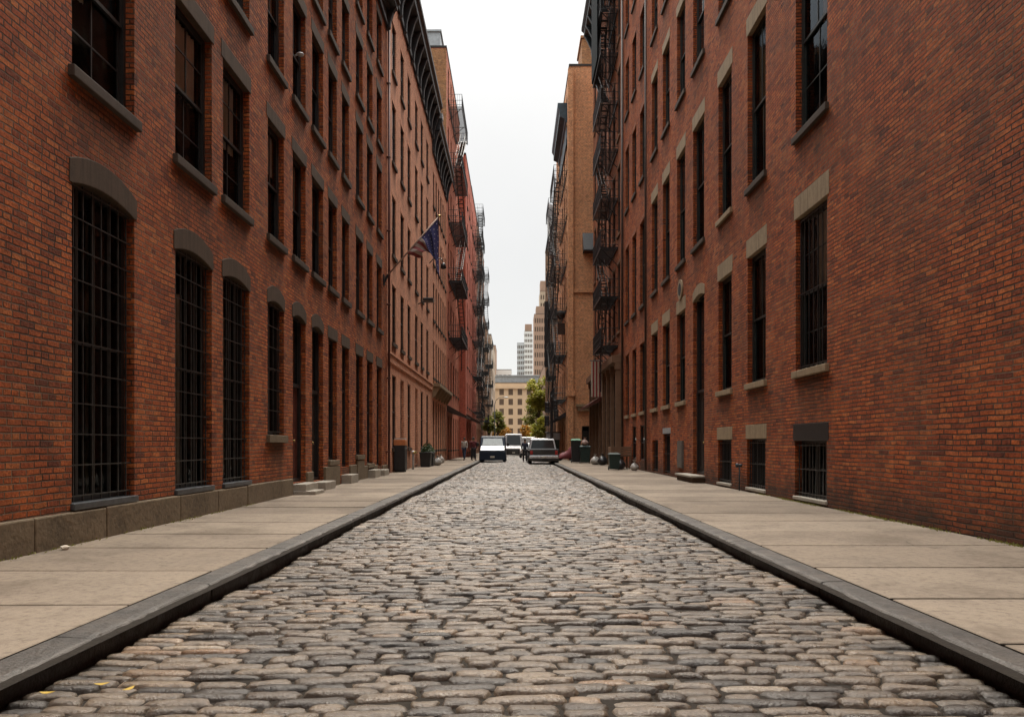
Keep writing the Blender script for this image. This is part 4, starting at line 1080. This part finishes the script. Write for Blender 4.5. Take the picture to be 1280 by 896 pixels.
wheelie('dark green bin with a pale pink bag on its lid', (4.5,48.5,SW), 1.12, .66)
bag('pale pink bag lying on top of a dark green bin', (4.5,48.45,SW+1.14), .26, 'bag_pink', 3)
wheelie('single dark teal bin standing near the russet shopfront', (4.62,35.2,SW), .78, .52)
bag('white rubbish bag heaped in front of the shopfront posts', (4.75,44.6,SW), .34, 'bag_white', 5)
bag('black rubbish bag slumped against the russet shopfront', (5.1,43.9,SW), .36, 'bag_black', 6)
bag('small white rubbish bag behind the black one', (5.15,45.2,SW), .27, 'bag_white', 7)
bag('black rubbish bag next to the dark teal bin', (5.05,36.4,SW), .33, 'bag_black', 8)
bag('crumpled grey white bag against the wall past the basement doors', (5.42,34.3,SW), .24, 'bag_white', 9)
# brown ledge / crate above the teal bin
bx = thing('wooden_crate', 'brown slatted wooden crate on legs against the wall behind the teal bin', 'crate', (5.2,37.6,SW))
mb = MB()
for k in range(4): mb.box(-.5,.5,-.62,-.6,.62+.12*k,.72+.12*k); mb.box(-.5,-.48,-.6,.6,.62+.12*k,.72+.12*k); mb.box(.48,.5,-.6,.6,.62+.12*k,.72+.12*k)
mb.box(-.48,.48,-.6,.6,.6,.64); bev(add('slats', mb.mesh('slats','timber'), bx), .004)
for sx in (-1,1):
    for sy in (-1,1):
        mb = MB(); mb.box(-.035,.035,-.035,.035,0,.6); add('leg', mb.mesh('leg','timber'), bx, (sx*.44,sy*.55,0))
# tarp covered scooter
sc = thing('covered_scooter', 'scooter under a faded red tarpaulin by the buff building corner', 'scooter', (3.78,56.2,SW), .12)
mb = MB(); rings = []
for i in range(13):
    t = i/12; x = -.55+1.1*t; top = .38+.75*t**1.1+.06*math.sin(t*9); wd = .30+.06*math.sin(t*7)
    rings.append([(x, -wd, .16), (x, -wd*.9, top*.6), (x, -wd*.45, top*.93), (x, 0, top), (x, wd*.45, top*.93), (x, wd*.9, top*.6), (x, wd, .16)])
mb.loft(rings); add('tarpaulin', mb.mesh('tarpaulin','tarp_red',True), sc)
for x in (-.42,.42):
    mb = MB(); n = 18; mb.loft([[(q*math.cos(2*PI*k/n), a, q*math.sin(2*PI*k/n)) for k in range(n)] for a, q in ((-.05,.12),(-.05,.2),(.05,.2),(.05,.12))]); add('wheel', mb.mesh('wheel','tyre'), sc, (x,0,.2))
# left pavement
def planter(label, loc, seed):
    r_ = random.Random(seed); o = thing('planter', label, 'planter', loc)
    mb = MB(); mb.loft([[(-.24,-.42,0),(.24,-.42,0),(.24,.42,0),(-.24,.42,0)],[(-.29,-.48,.72),(.29,-.48,.72),(.29,.48,.72),(-.29,.48,.72)]]); mb.box(-.31,.31,-.5,.5,.72,.78); bev(add('tub', mb.mesh('tub','bin_black'), o), .012)
    lf = MB()
    for i in range(260):
        a = r_.uniform(0,2*PI); q = r_.random()**.5; c = Vector((.26*q*math.cos(a), .44*q*math.sin(a), .8+r_.random()*.55*(1.1-q)))
        u = Vector((r_.gauss(0,1),r_.gauss(0,1),r_.gauss(0,1))).normalized(); v = u.orthogonal().normalized(); s = r_.uniform(.05,.1)
        lf.quad(tuple(c-u*s), tuple(c+v*s*.5), tuple(c+u*s), tuple(c-v*s*.5))
    add('foliage', lf.mesh('foliage','leaf_dark'), o); return o
def leafmat(n, a, b, c):
    m, nt, bs_ = newmat(n); g = G(nt)
    rn = g.n('ShaderNodeNewGeometry').outputs['Random Per Island']
    nt.links.new(g.ramp(rn, [(0,a),(.5,b),(1,c)]), bs_.inputs['Base Color'])
    bs_.inputs['Roughness'].default_value = .6
    tr = g.n('ShaderNodeBsdfTranslucent'); g.put(tr.inputs[0], (*[min(1,q*1.6) for q in b],1))
    mx = g.n('ShaderNodeMixShader'); mx.inputs[0].default_value = .3
    nt.links.new(bs_.outputs[0], mx.inputs[1]); nt.links.new(tr.outputs[0], mx.inputs[2]); nt.links.new(mx.outputs[0], nt.nodes['Material Output'].inputs[0])
    M[n] = m
leafmat('leaf_dark', (.02,.035,.012), (.035,.06,.018), (.06,.09,.025))
leafmat('leaf_green', (.12,.14,.018), (.27,.27,.035), (.46,.38,.06))
leafmat('leaf_orange', (.30,.13,.02), (.42,.21,.03), (.35,.28,.05))
leafmat('leaf_olive', (.08,.10,.02), (.16,.17,.03), (.28,.24,.06))
planter('black planter tub of low dark shrubs by the painted loft, nearer one', (-4.72,40.6,SW), 1)
planter('black planter tub of low dark shrubs, the one farther along the painted loft', (-4.72,42.2,SW), 2)
bag('white rubbish bag beside the planter tubs', (-4.4,43.4,SW), .3, 'bag_white', 12)
bag('small pale bag on the pavement by the tan shopfront', (-4.75,49,SW), .3, 'bag_white', 13)
nb = thing('newspaper_box', 'black cabinet with an orange top band against the painted loft', 'cabinet', (-4.93,32.9,SW))
mb = MB(); mb.box(-.24,.24,-.35,.35,.08,1.15); bev(add('body', mb.mesh('cabinet_body','bin_black'), nb), .015)
mb = MB(); mb.box(-.245,.25,-.36,.36,1.152,1.4); M['orange_band'] = paint_mat('orange_enamel', (.5,.19,.07), .5); bev(add('top_band', mb.mesh('top_band','orange_band'), nb), .02)
mb = MB(); mb.box(-.22,.22,-.3,.3,1.402,1.46); add('cap', mb.mesh('cap','grey_metal'), nb)
for sy in (-1,1):
    mb = MB(); mb.box(-.2,.2,-.04,.04,0,.08); add('foot', mb.mesh('foot','iron'), nb, (0,sy*.26,0))
def standpipe(label, loc):
    o = thing('standpipe', label, 'standpipe', loc)
    mb = MB(); mb.tube((0,0,0),(0,0,.75),.055,10); mb.ell((0,0,.8),(.1,.1,.1)); add('pipe', mb.mesh('pipe','grey_metal',True), o)
    for s in (-1,1):
        mb = MB(); mb.tube((0,s*.02,.8),(.08,s*.16,.8),.05,10,.06); mb.tube((.08,s*.16,.8),(.1,s*.19,.8),.068,10); add('inlet', mb.mesh('inlet','brass',True), o)
    return o
standpipe('twin headed grey standpipe on the pavement by the painted loft', (-4.85,36.4,SW))
# kiosk, signal pole
kz = thing('kiosk', 'dark green street kiosk with a pale panel near the right kerb', 'kiosk', (3.35,66,SW))
mb = MB(); mb.box(-.55,.55,-.6,.6,0,1.62); bev(add('cabin', mb.mesh('cabin','bin_green'), kz), .02)
mb = MB(); mb.box(-.58,.58,-.63,.63,1.622,2.2); add('panel', mb.mesh('panel','grey_metal'), kz)
mb = MB(); mb.box(-.68,.68,-.75,.75,2.202,2.3); bev(add('roof', mb.mesh('kiosk_roof','iron'), kz), .02)
sp_ = thing('signal_post', 'stout black cast iron signal post with clustered heads above the kerb', 'signal post', (3.0,61.2,SW))
mb = MB(); mb.lathe((0,0,0), [(.26,0),(.26,.35),(.17,.5),(.13,1.2),(.15,1.25),(.12,1.3),(.10,4.9),(.13,5.0),(.02,5.2)], 14); add('post', mb.mesh('post','iron'), sp_)
for dx, dy, z in ((-.38,0,3.1),(.36,-.05,3.6),(-.36,-.1,4.2),(.3,.1,4.4)):
    mb = MB(); mb.box(-.19,.19,-.16,.16,-.42,.42)
    for k in range(3): mb.tube((0,-.16,-.27+.27*k),(0,-.26,-.25+.27*k),.10,10)
    h_ = add('signal_head', mb.mesh('signal_head','iron'), sp_, (dx,dy,z)); bev(h_, .03)
    mb = MB(); mb.tube((0,0,0),(-dx,-dy,0),.035,6); add('bracket', mb.mesh('bracket','iron'), h_)
lp = thing('street_lamp', 'slim dark street lamp with curved arm on the far left pavement', 'street lamp', (-3.05,118,SW))
mb = MB(); mb.lathe((0,0,0), [(.15,0),(.15,.5),(.08,.7),(.06,7.5)], 10); mb.path([(0,0,7.5),(.2,0,8.1),(.7,0,8.5),(1.5,0,8.6)], .045, 8); add('post', mb.mesh('lamp_post','iron_teal',True), lp)
mb = MB(); mb.ell((1.75,0,8.55),(.4,.17,.1)); add('lamp_head', mb.mesh('lamp_head','grey_metal',True), lp)

# wall lamps and cables on the painted loft
wl = thing('wall_lamp', 'dark floodlight on a bracket fixed to the painted loft wall', 'wall lamp', (XL,41.0,8.9))
mb = MB(); mb.tube((0,0,0),(.55,0,.2),.025,6); add('bracket', mb.mesh('bracket','iron'), wl)
mb = MB(); mb.box(.3,.85,-.35,.35,.12,.28); bev(add('lamp_head', mb.mesh('lamp_head','iron'), wl), .04)
wl = thing('wall_lamp', 'small curved lantern bracket high on the painted loft wall', 'wall lamp', (XL,46.5,12.4))
mb = MB(); mb.path([(0,0,0),(.3,0,.35),(.7,0,.3),(.85,0,.05)], .03, 6); add('bracket', mb.mesh('bracket','iron',True), wl)
mb = MB(); mb.lathe((.85,0,-.35), [(.06,0),(.2,.05),(.14,.3),(.03,.4)], 10); add('lamp_head', mb.mesh('lantern','iron',True), wl)

# flag
fp = thing('flagpole', 'angled flagpole bracketed to the wall between the red and pink buildings', 'flagpole', (XL,30.2,7.85))
d = Vector((2.15,.35,2.6)); Lp = d.length
M['pole_paint'] = paint_mat('pole_paint', (.30,.20,.15), .5)
mb = MB(); mb.tube((0,0,0), tuple(d), .035, 8, .025); add('pole', mb.mesh('pole','pole_paint',True), fp)
mb = MB(); mb.ell(tuple(d*1.015), (.06,.06,.06)); add('finial', mb.mesh('finial','brass',True), fp)
mb = MB(); mb.box(-.01,.05,-.12,.12,-.2,.2); mb.tube((0,0,-.15), tuple(d*.08), .05, 8); add('bracket', mb.mesh('bracket','iron'), fp)
def flag():
    m, nt, b = newmat('flag_cloth'); g = G(nt)
    uv = g.n('ShaderNodeAttribute', attribute_name='flaguv').outputs['Vector']; u, v, _ = g.xyz(uv)
    st = g.math('LESS_THAN', g.math('MODULO', g.math('MULTIPLY', u, 13.), 2.), 1.)
    col = g.mix(st, (.40,.34,.31), (.22,.05,.05))
    can = g.math('MULTIPLY', g.math('LESS_THAN', u, .5385), g.math('LESS_THAN', v, 1.1))
    cu = g.math('SUBTRACT', g.math('FRACT', g.math('MULTIPLY', u, 9.3)), .5); cv = g.math('SUBTRACT', g.math('FRACT', g.math('ADD', g.math('MULTIPLY', v, 9.), g.math('MULTIPLY', g.math('FLOOR', g.math('MULTIPLY', u, 9.3)), .5))), .5)
    star = g.math('LESS_THAN', g.math('ADD', g.math('MULTIPLY', cu, cu), g.math('MULTIPLY', cv, cv)), .016)
    col = g.mix(can, col, g.mix(star, (.04,.042,.14), (.33,.32,.38)))
    nt.links.new(col, b.inputs['Base Color']); b.inputs['Roughness'].default_value = .8
    M['flag_cloth'] = m
    n, k = 28, 30; V = []; UV = []; F = []
    tip = d*.985; low = d*.42
    for i in range(n+1):
        u = i/n; h0 = tip.lerp(low, u)
        # cloth gathers: long fall at the tip, short along the pole
        fall = 2.0*max(0,1-u*1.25)**1.2*(1-.25*u)+.30*(1-u*.6)
        for j in range(k+1):
            v = j/k
            sl = v*fall
            fold = .10*math.sin(u*19+v*2.)*min(1,v*3)+.05*math.sin(u*41+1)*v
            x = h0.x+(tip.x-h0.x)*.92*v**.7*(1-u*.6)+fold*.3
            V.append((x+.02*math.sin(v*7), h0.y+fold+.12*v, h0.z-.03-sl+.0*u)); UV.append((u, v, 0))
    for i in range(n):
        for j in range(k): F.append((i*(k+1)+j, (i+1)*(k+1)+j, (i+1)*(k+1)+j+1, i*(k+1)+j+1))
    me = bpy.data.meshes.new('flag'); me.from_pydata(V, [], F); me.materials.append(m)
    a = me.attributes.new('flaguv', 'FLOAT_VECTOR', 'POINT'); a.data.foreach_set('vector', np.array(UV, np.float32).ravel())
    me.polygons.foreach_set('use_smooth', [True]*len(F)); me.update()
    o = add('flag', me, None, (XL,30.2,7.85))
    tag(o, 'folded flag with navy starred field and red and white stripes hanging from the angled pole', 'flag')
    so = o.modifiers.new('thick', 'SOLIDIFY'); so.thickness = .006
flag()

# ================================================================== TREES
M['bark'] = stone_mat('bark', (.09,.065,.045), .3, .9, 8, .6)
def tree(name, label, loc, h, crown, leaf, n, seed, size=.3, clusters=26, group='street trees at the far end'):
    r_ = random.Random(seed); o = thing(name, label, 'tree', loc, 0, group)
    cz, rx, ry, rz = crown
    tk = MB(); tk.path([(0,0,0),(.05,0,h*.2),(-.04,.05,h*.42),(.05,0,h*.75)], [h*.022+.05,h*.018+.03,h*.014+.02,.03], 8)
    cl = []
    for i in range(clusters):
        while True:
            p = Vector((r_.uniform(-1,1),r_.uniform(-1,1),r_.uniform(-1,1)))
            if .25 < p.length < 1: break
        c = Vector((p.x*rx, p.y*ry, cz+p.z*rz)); cl.append((c, r_.uniform(.22,.42)*min(rx,rz)))
        if i % 2 == 0:
            s0 = Vector((0,0,max(h*.2, c.z-rz*.7-.3*r_.random()))); tk.path([tuple(s0), tuple(s0.lerp(c,.5)+Vector((0,0,.1*h*r_.random()*.3))), tuple(c)], [.05+.004*h,.04,.012], 5)
    add('trunk', tk.mesh('trunk','bark'), o)
    lf = MB()
    for i in range(n):
        c, cr = r_.choice(cl)
        q = Vector((r_.gauss(0,1),r_.gauss(0,1),r_.gauss(0,.8))); q *= cr*.62
        p = c+q; u = Vector((r_.gauss(0,1),r_.gauss(0,1),r_.gauss(0,.6))).normalized(); v = u.orthogonal().normalized(); v.rotate(Matrix.Rotation(r_.uniform(0,6.3),3,u)); s = size*r_.uniform(.5,1)
        lf.quad(tuple(p-u*s), tuple(p+v*s*.55), tuple(p+u*s), tuple(p-v*s*.55))
    add('crown', lf.mesh('crown', leaf), o)
    return o
tree('street_tree', 'tall bright green street tree in front of the corner building', (4.0,122,SW), 12.2, (9.2,1.9,1.9,3.3), 'leaf_green', 2600, 1)
tree('street_tree', 'olive tinged street tree behind and left of the bright green one', (3.6,150,SW), 11, (7.0,2.0,2.0,3.6), 'leaf_olive', 2200, 2)
tree('street_tree', 'lower rounded green street tree beside the signal post', (4.1,112,SW), 5.4, (3.5,1.6,1.4,1.6), 'leaf_green', 1800, 3)
tree('street_tree', 'small orange autumn tree between the green trees and the block', (2.4,140,SW), 5.0, (3.5,1.1,1.1,1.4), 'leaf_orange', 900, 4)
tree('street_tree', 'green tree on the left pavement before the buff block', (-3.3,150,SW), 8.2, (5.6,1.3,1.3,2.4), 'leaf_olive', 1500, 5)
tree('street_tree', 'low orange tree under the buff block on the left', (-2.9,165,SW), 5.4, (3.9,2.0,1.5,1.3), 'leaf_orange', 1100, 6)
tree('street_tree', 'narrow dark evergreen in front of the buff block', (2.6,165,SW), 5.0, (3.0,1.0,1.0,2.0), 'leaf_dark', 1300, 7)
tree('street_tree', 'small olive tree beside the far left shopfronts', (-4.0,120,SW), 6.0, (4.4,.9,1.1,1.4), 'leaf_olive', 1000, 8)

# ================================================================== SMALL STUFF
M['yellow_leaf'] = paint_mat('yellow_leaf', (.5,.34,.05), .7)
for x, y, a in ((-2.16,3.98,.3),(-1.98,3.90,1.2),(-2.36,3.84,.1)):
    mb = MB(); n = 7
    L = [(.035*t-.0, .016*math.sin(PI*(t+1)/2), .004+.006*t*t) for t in (-1+2*i/n for i in range(n+1))]; Rr_ = [(p[0], -p[1], p[2]) for p in L[1:-1]][::-1]
    mb.poly(L+Rr_); me = mb.mesh('fallen_leaf','yellow_leaf')
    me.transform(Matrix.Scale(1.1, 4))
    o = add('fallen_leaf', me, None, (x,y,.045), a); tag(o, 'yellow fallen leaf lying on the cobbles', 'leaf', 'fallen leaves on the cobbles')
    so = o.modifiers.new('thick','SOLIDIFY'); so.thickness = .0015
M['paper'] = paint_mat('paper_scrap', (.62,.55,.45), .8)
mb = MB(); r_ = random.Random(2)
mb.loft([[((.045)*math.cos(t)*(1+.4*r_.uniform(-1,1))*q, .05*math.sin(t)*(1+.4*r_.uniform(-1,1))*q, z) for t in (2*PI*k/9 for k in range(9))] for q, z in ((.6,0),(1,.015),(.9,.035),(.35,.05))])
o = add('paper_scrap', mb.mesh('paper_scrap','paper'), None, (-5.0,8.45,SW+.002)); tag(o, 'crumpled pale paper scrap at the foot of the stone plinth', 'litter')
# moss and weeds along the right wall
mm = leafmat('leaf_moss', (.09,.10,.02), (.16,.16,.035), (.25,.22,.06))
def weeds(x, y0, y1, n, s, seed):
    r_ = random.Random(seed); lf = MB()
    for i in range(n):
        y = r_.uniform(y0, y1)
        if math.sin(y*1.7)+math.sin(y*4.3+1) < r_.uniform(-1.6,1.2): continue
        p = Vector((x-s*abs(r_.gauss(0,.045)), y, SW)); u = Vector((r_.gauss(0,.6)-s*.2,r_.gauss(0,.6),1)).normalized(); v = u.orthogonal().normalized(); v.rotate(Matrix.Rotation(r_.uniform(0,6.3),3,u)); q = r_.uniform(.012,.035)
        lf.quad(tuple(p-v*q*.3), tuple(p+u*q*.6-v*q*.3), tuple(p+u*q*1.3), tuple(p+u*q*.6+v*q*.3))
    return lf
kind(build(weeds(XR, 6.5, 18, 2600, 1, 5), 'weeds', 'leaf_moss'), 'stuff')
kind(build(weeds(XL+.05, 6, 15, 500, -1, 6), 'weeds', 'leaf_moss'), 'stuff')

# ================================================================== LIGHT, CAMERA
W = bpy.data.worlds.new('World'); S.world = W; W.use_nodes = True
nt = W.node_tree; g = G(nt); bg = nt.nodes['Background']
ELEV, AZ = 58, 4       # sun high over the far end of the street, veiled by cloud
sky = g.n('ShaderNodeTexSky', sky_type='NISHITA'); sky.sun_disc = False
sky.sun_elevation = R(ELEV); sky.sun_rotation = R(AZ)
gen = g.n('ShaderNodeTexCoord').outputs['Generated']
x, y, z = g.xyz(gen)
# overcast veil, brighter towards the zenith as a cloud layer is
lum = g.math('MULTIPLY_ADD', g.math('POWER', g.math('MAXIMUM', z, 0.), 4.8), 33., 2.95)
lum = g.math('MULTIPLY', lum, g.math('MULTIPLY_ADD', y, .34, 1.))
cl = g.mapr(g.noise(gen, 2.2, 5, .6), .3, .7, .96, 1.04)
lum = g.math('MULTIPLY', lum, cl)
veil = g.vec(g.math('MULTIPLY', lum, 1.0), g.math('MULTIPLY', lum, .985), g.math('MULTIPLY', lum, .95))
nt.links.new(g.mix(.94, sky.outputs[0], veil), bg.inputs[0]); bg.inputs[1].default_value = .1
sun = bpy.data.lights.new('sun', 'SUN'); sun.energy = 1.8; sun.angle = R(28); sun.color = (1,.90,.77)
so = bpy.data.objects.new('sun', sun); COL.objects.link(so)
dirv = Vector((math.sin(R(AZ))*math.cos(R(ELEV)), math.cos(R(AZ))*math.cos(R(ELEV)), math.sin(R(ELEV))))
so.rotation_euler = dirv.to_track_quat('Z', 'Y').to_euler(); so.location = (0,0,60)

cam = bpy.data.cameras.new('camera'); co = bpy.data.objects.new('camera', cam); COL.objects.link(co)
co.location = (0,0,1.3); co.rotation_euler = (R(90),0,0)
cam.sensor_width = 36; cam.lens = 950/1280*36; cam.shift_x = -3/1280; cam.shift_y = 108/1280
cam.clip_start = .05; cam.clip_end = 3000
S.camera = co
vs = S.view_settings; vs.view_transform = 'Standard'; vs.look = 'None'; vs.gamma = 1; vs.exposure = 1.17; vs.use_curve_mapping = False
S.render.film_transparent = False
S.cycles.max_bounces = 6; S.cycles.diffuse_bounces = 4; S.cycles.glossy_bounces = 3; S.cycles.transparent_max_bounces = 8
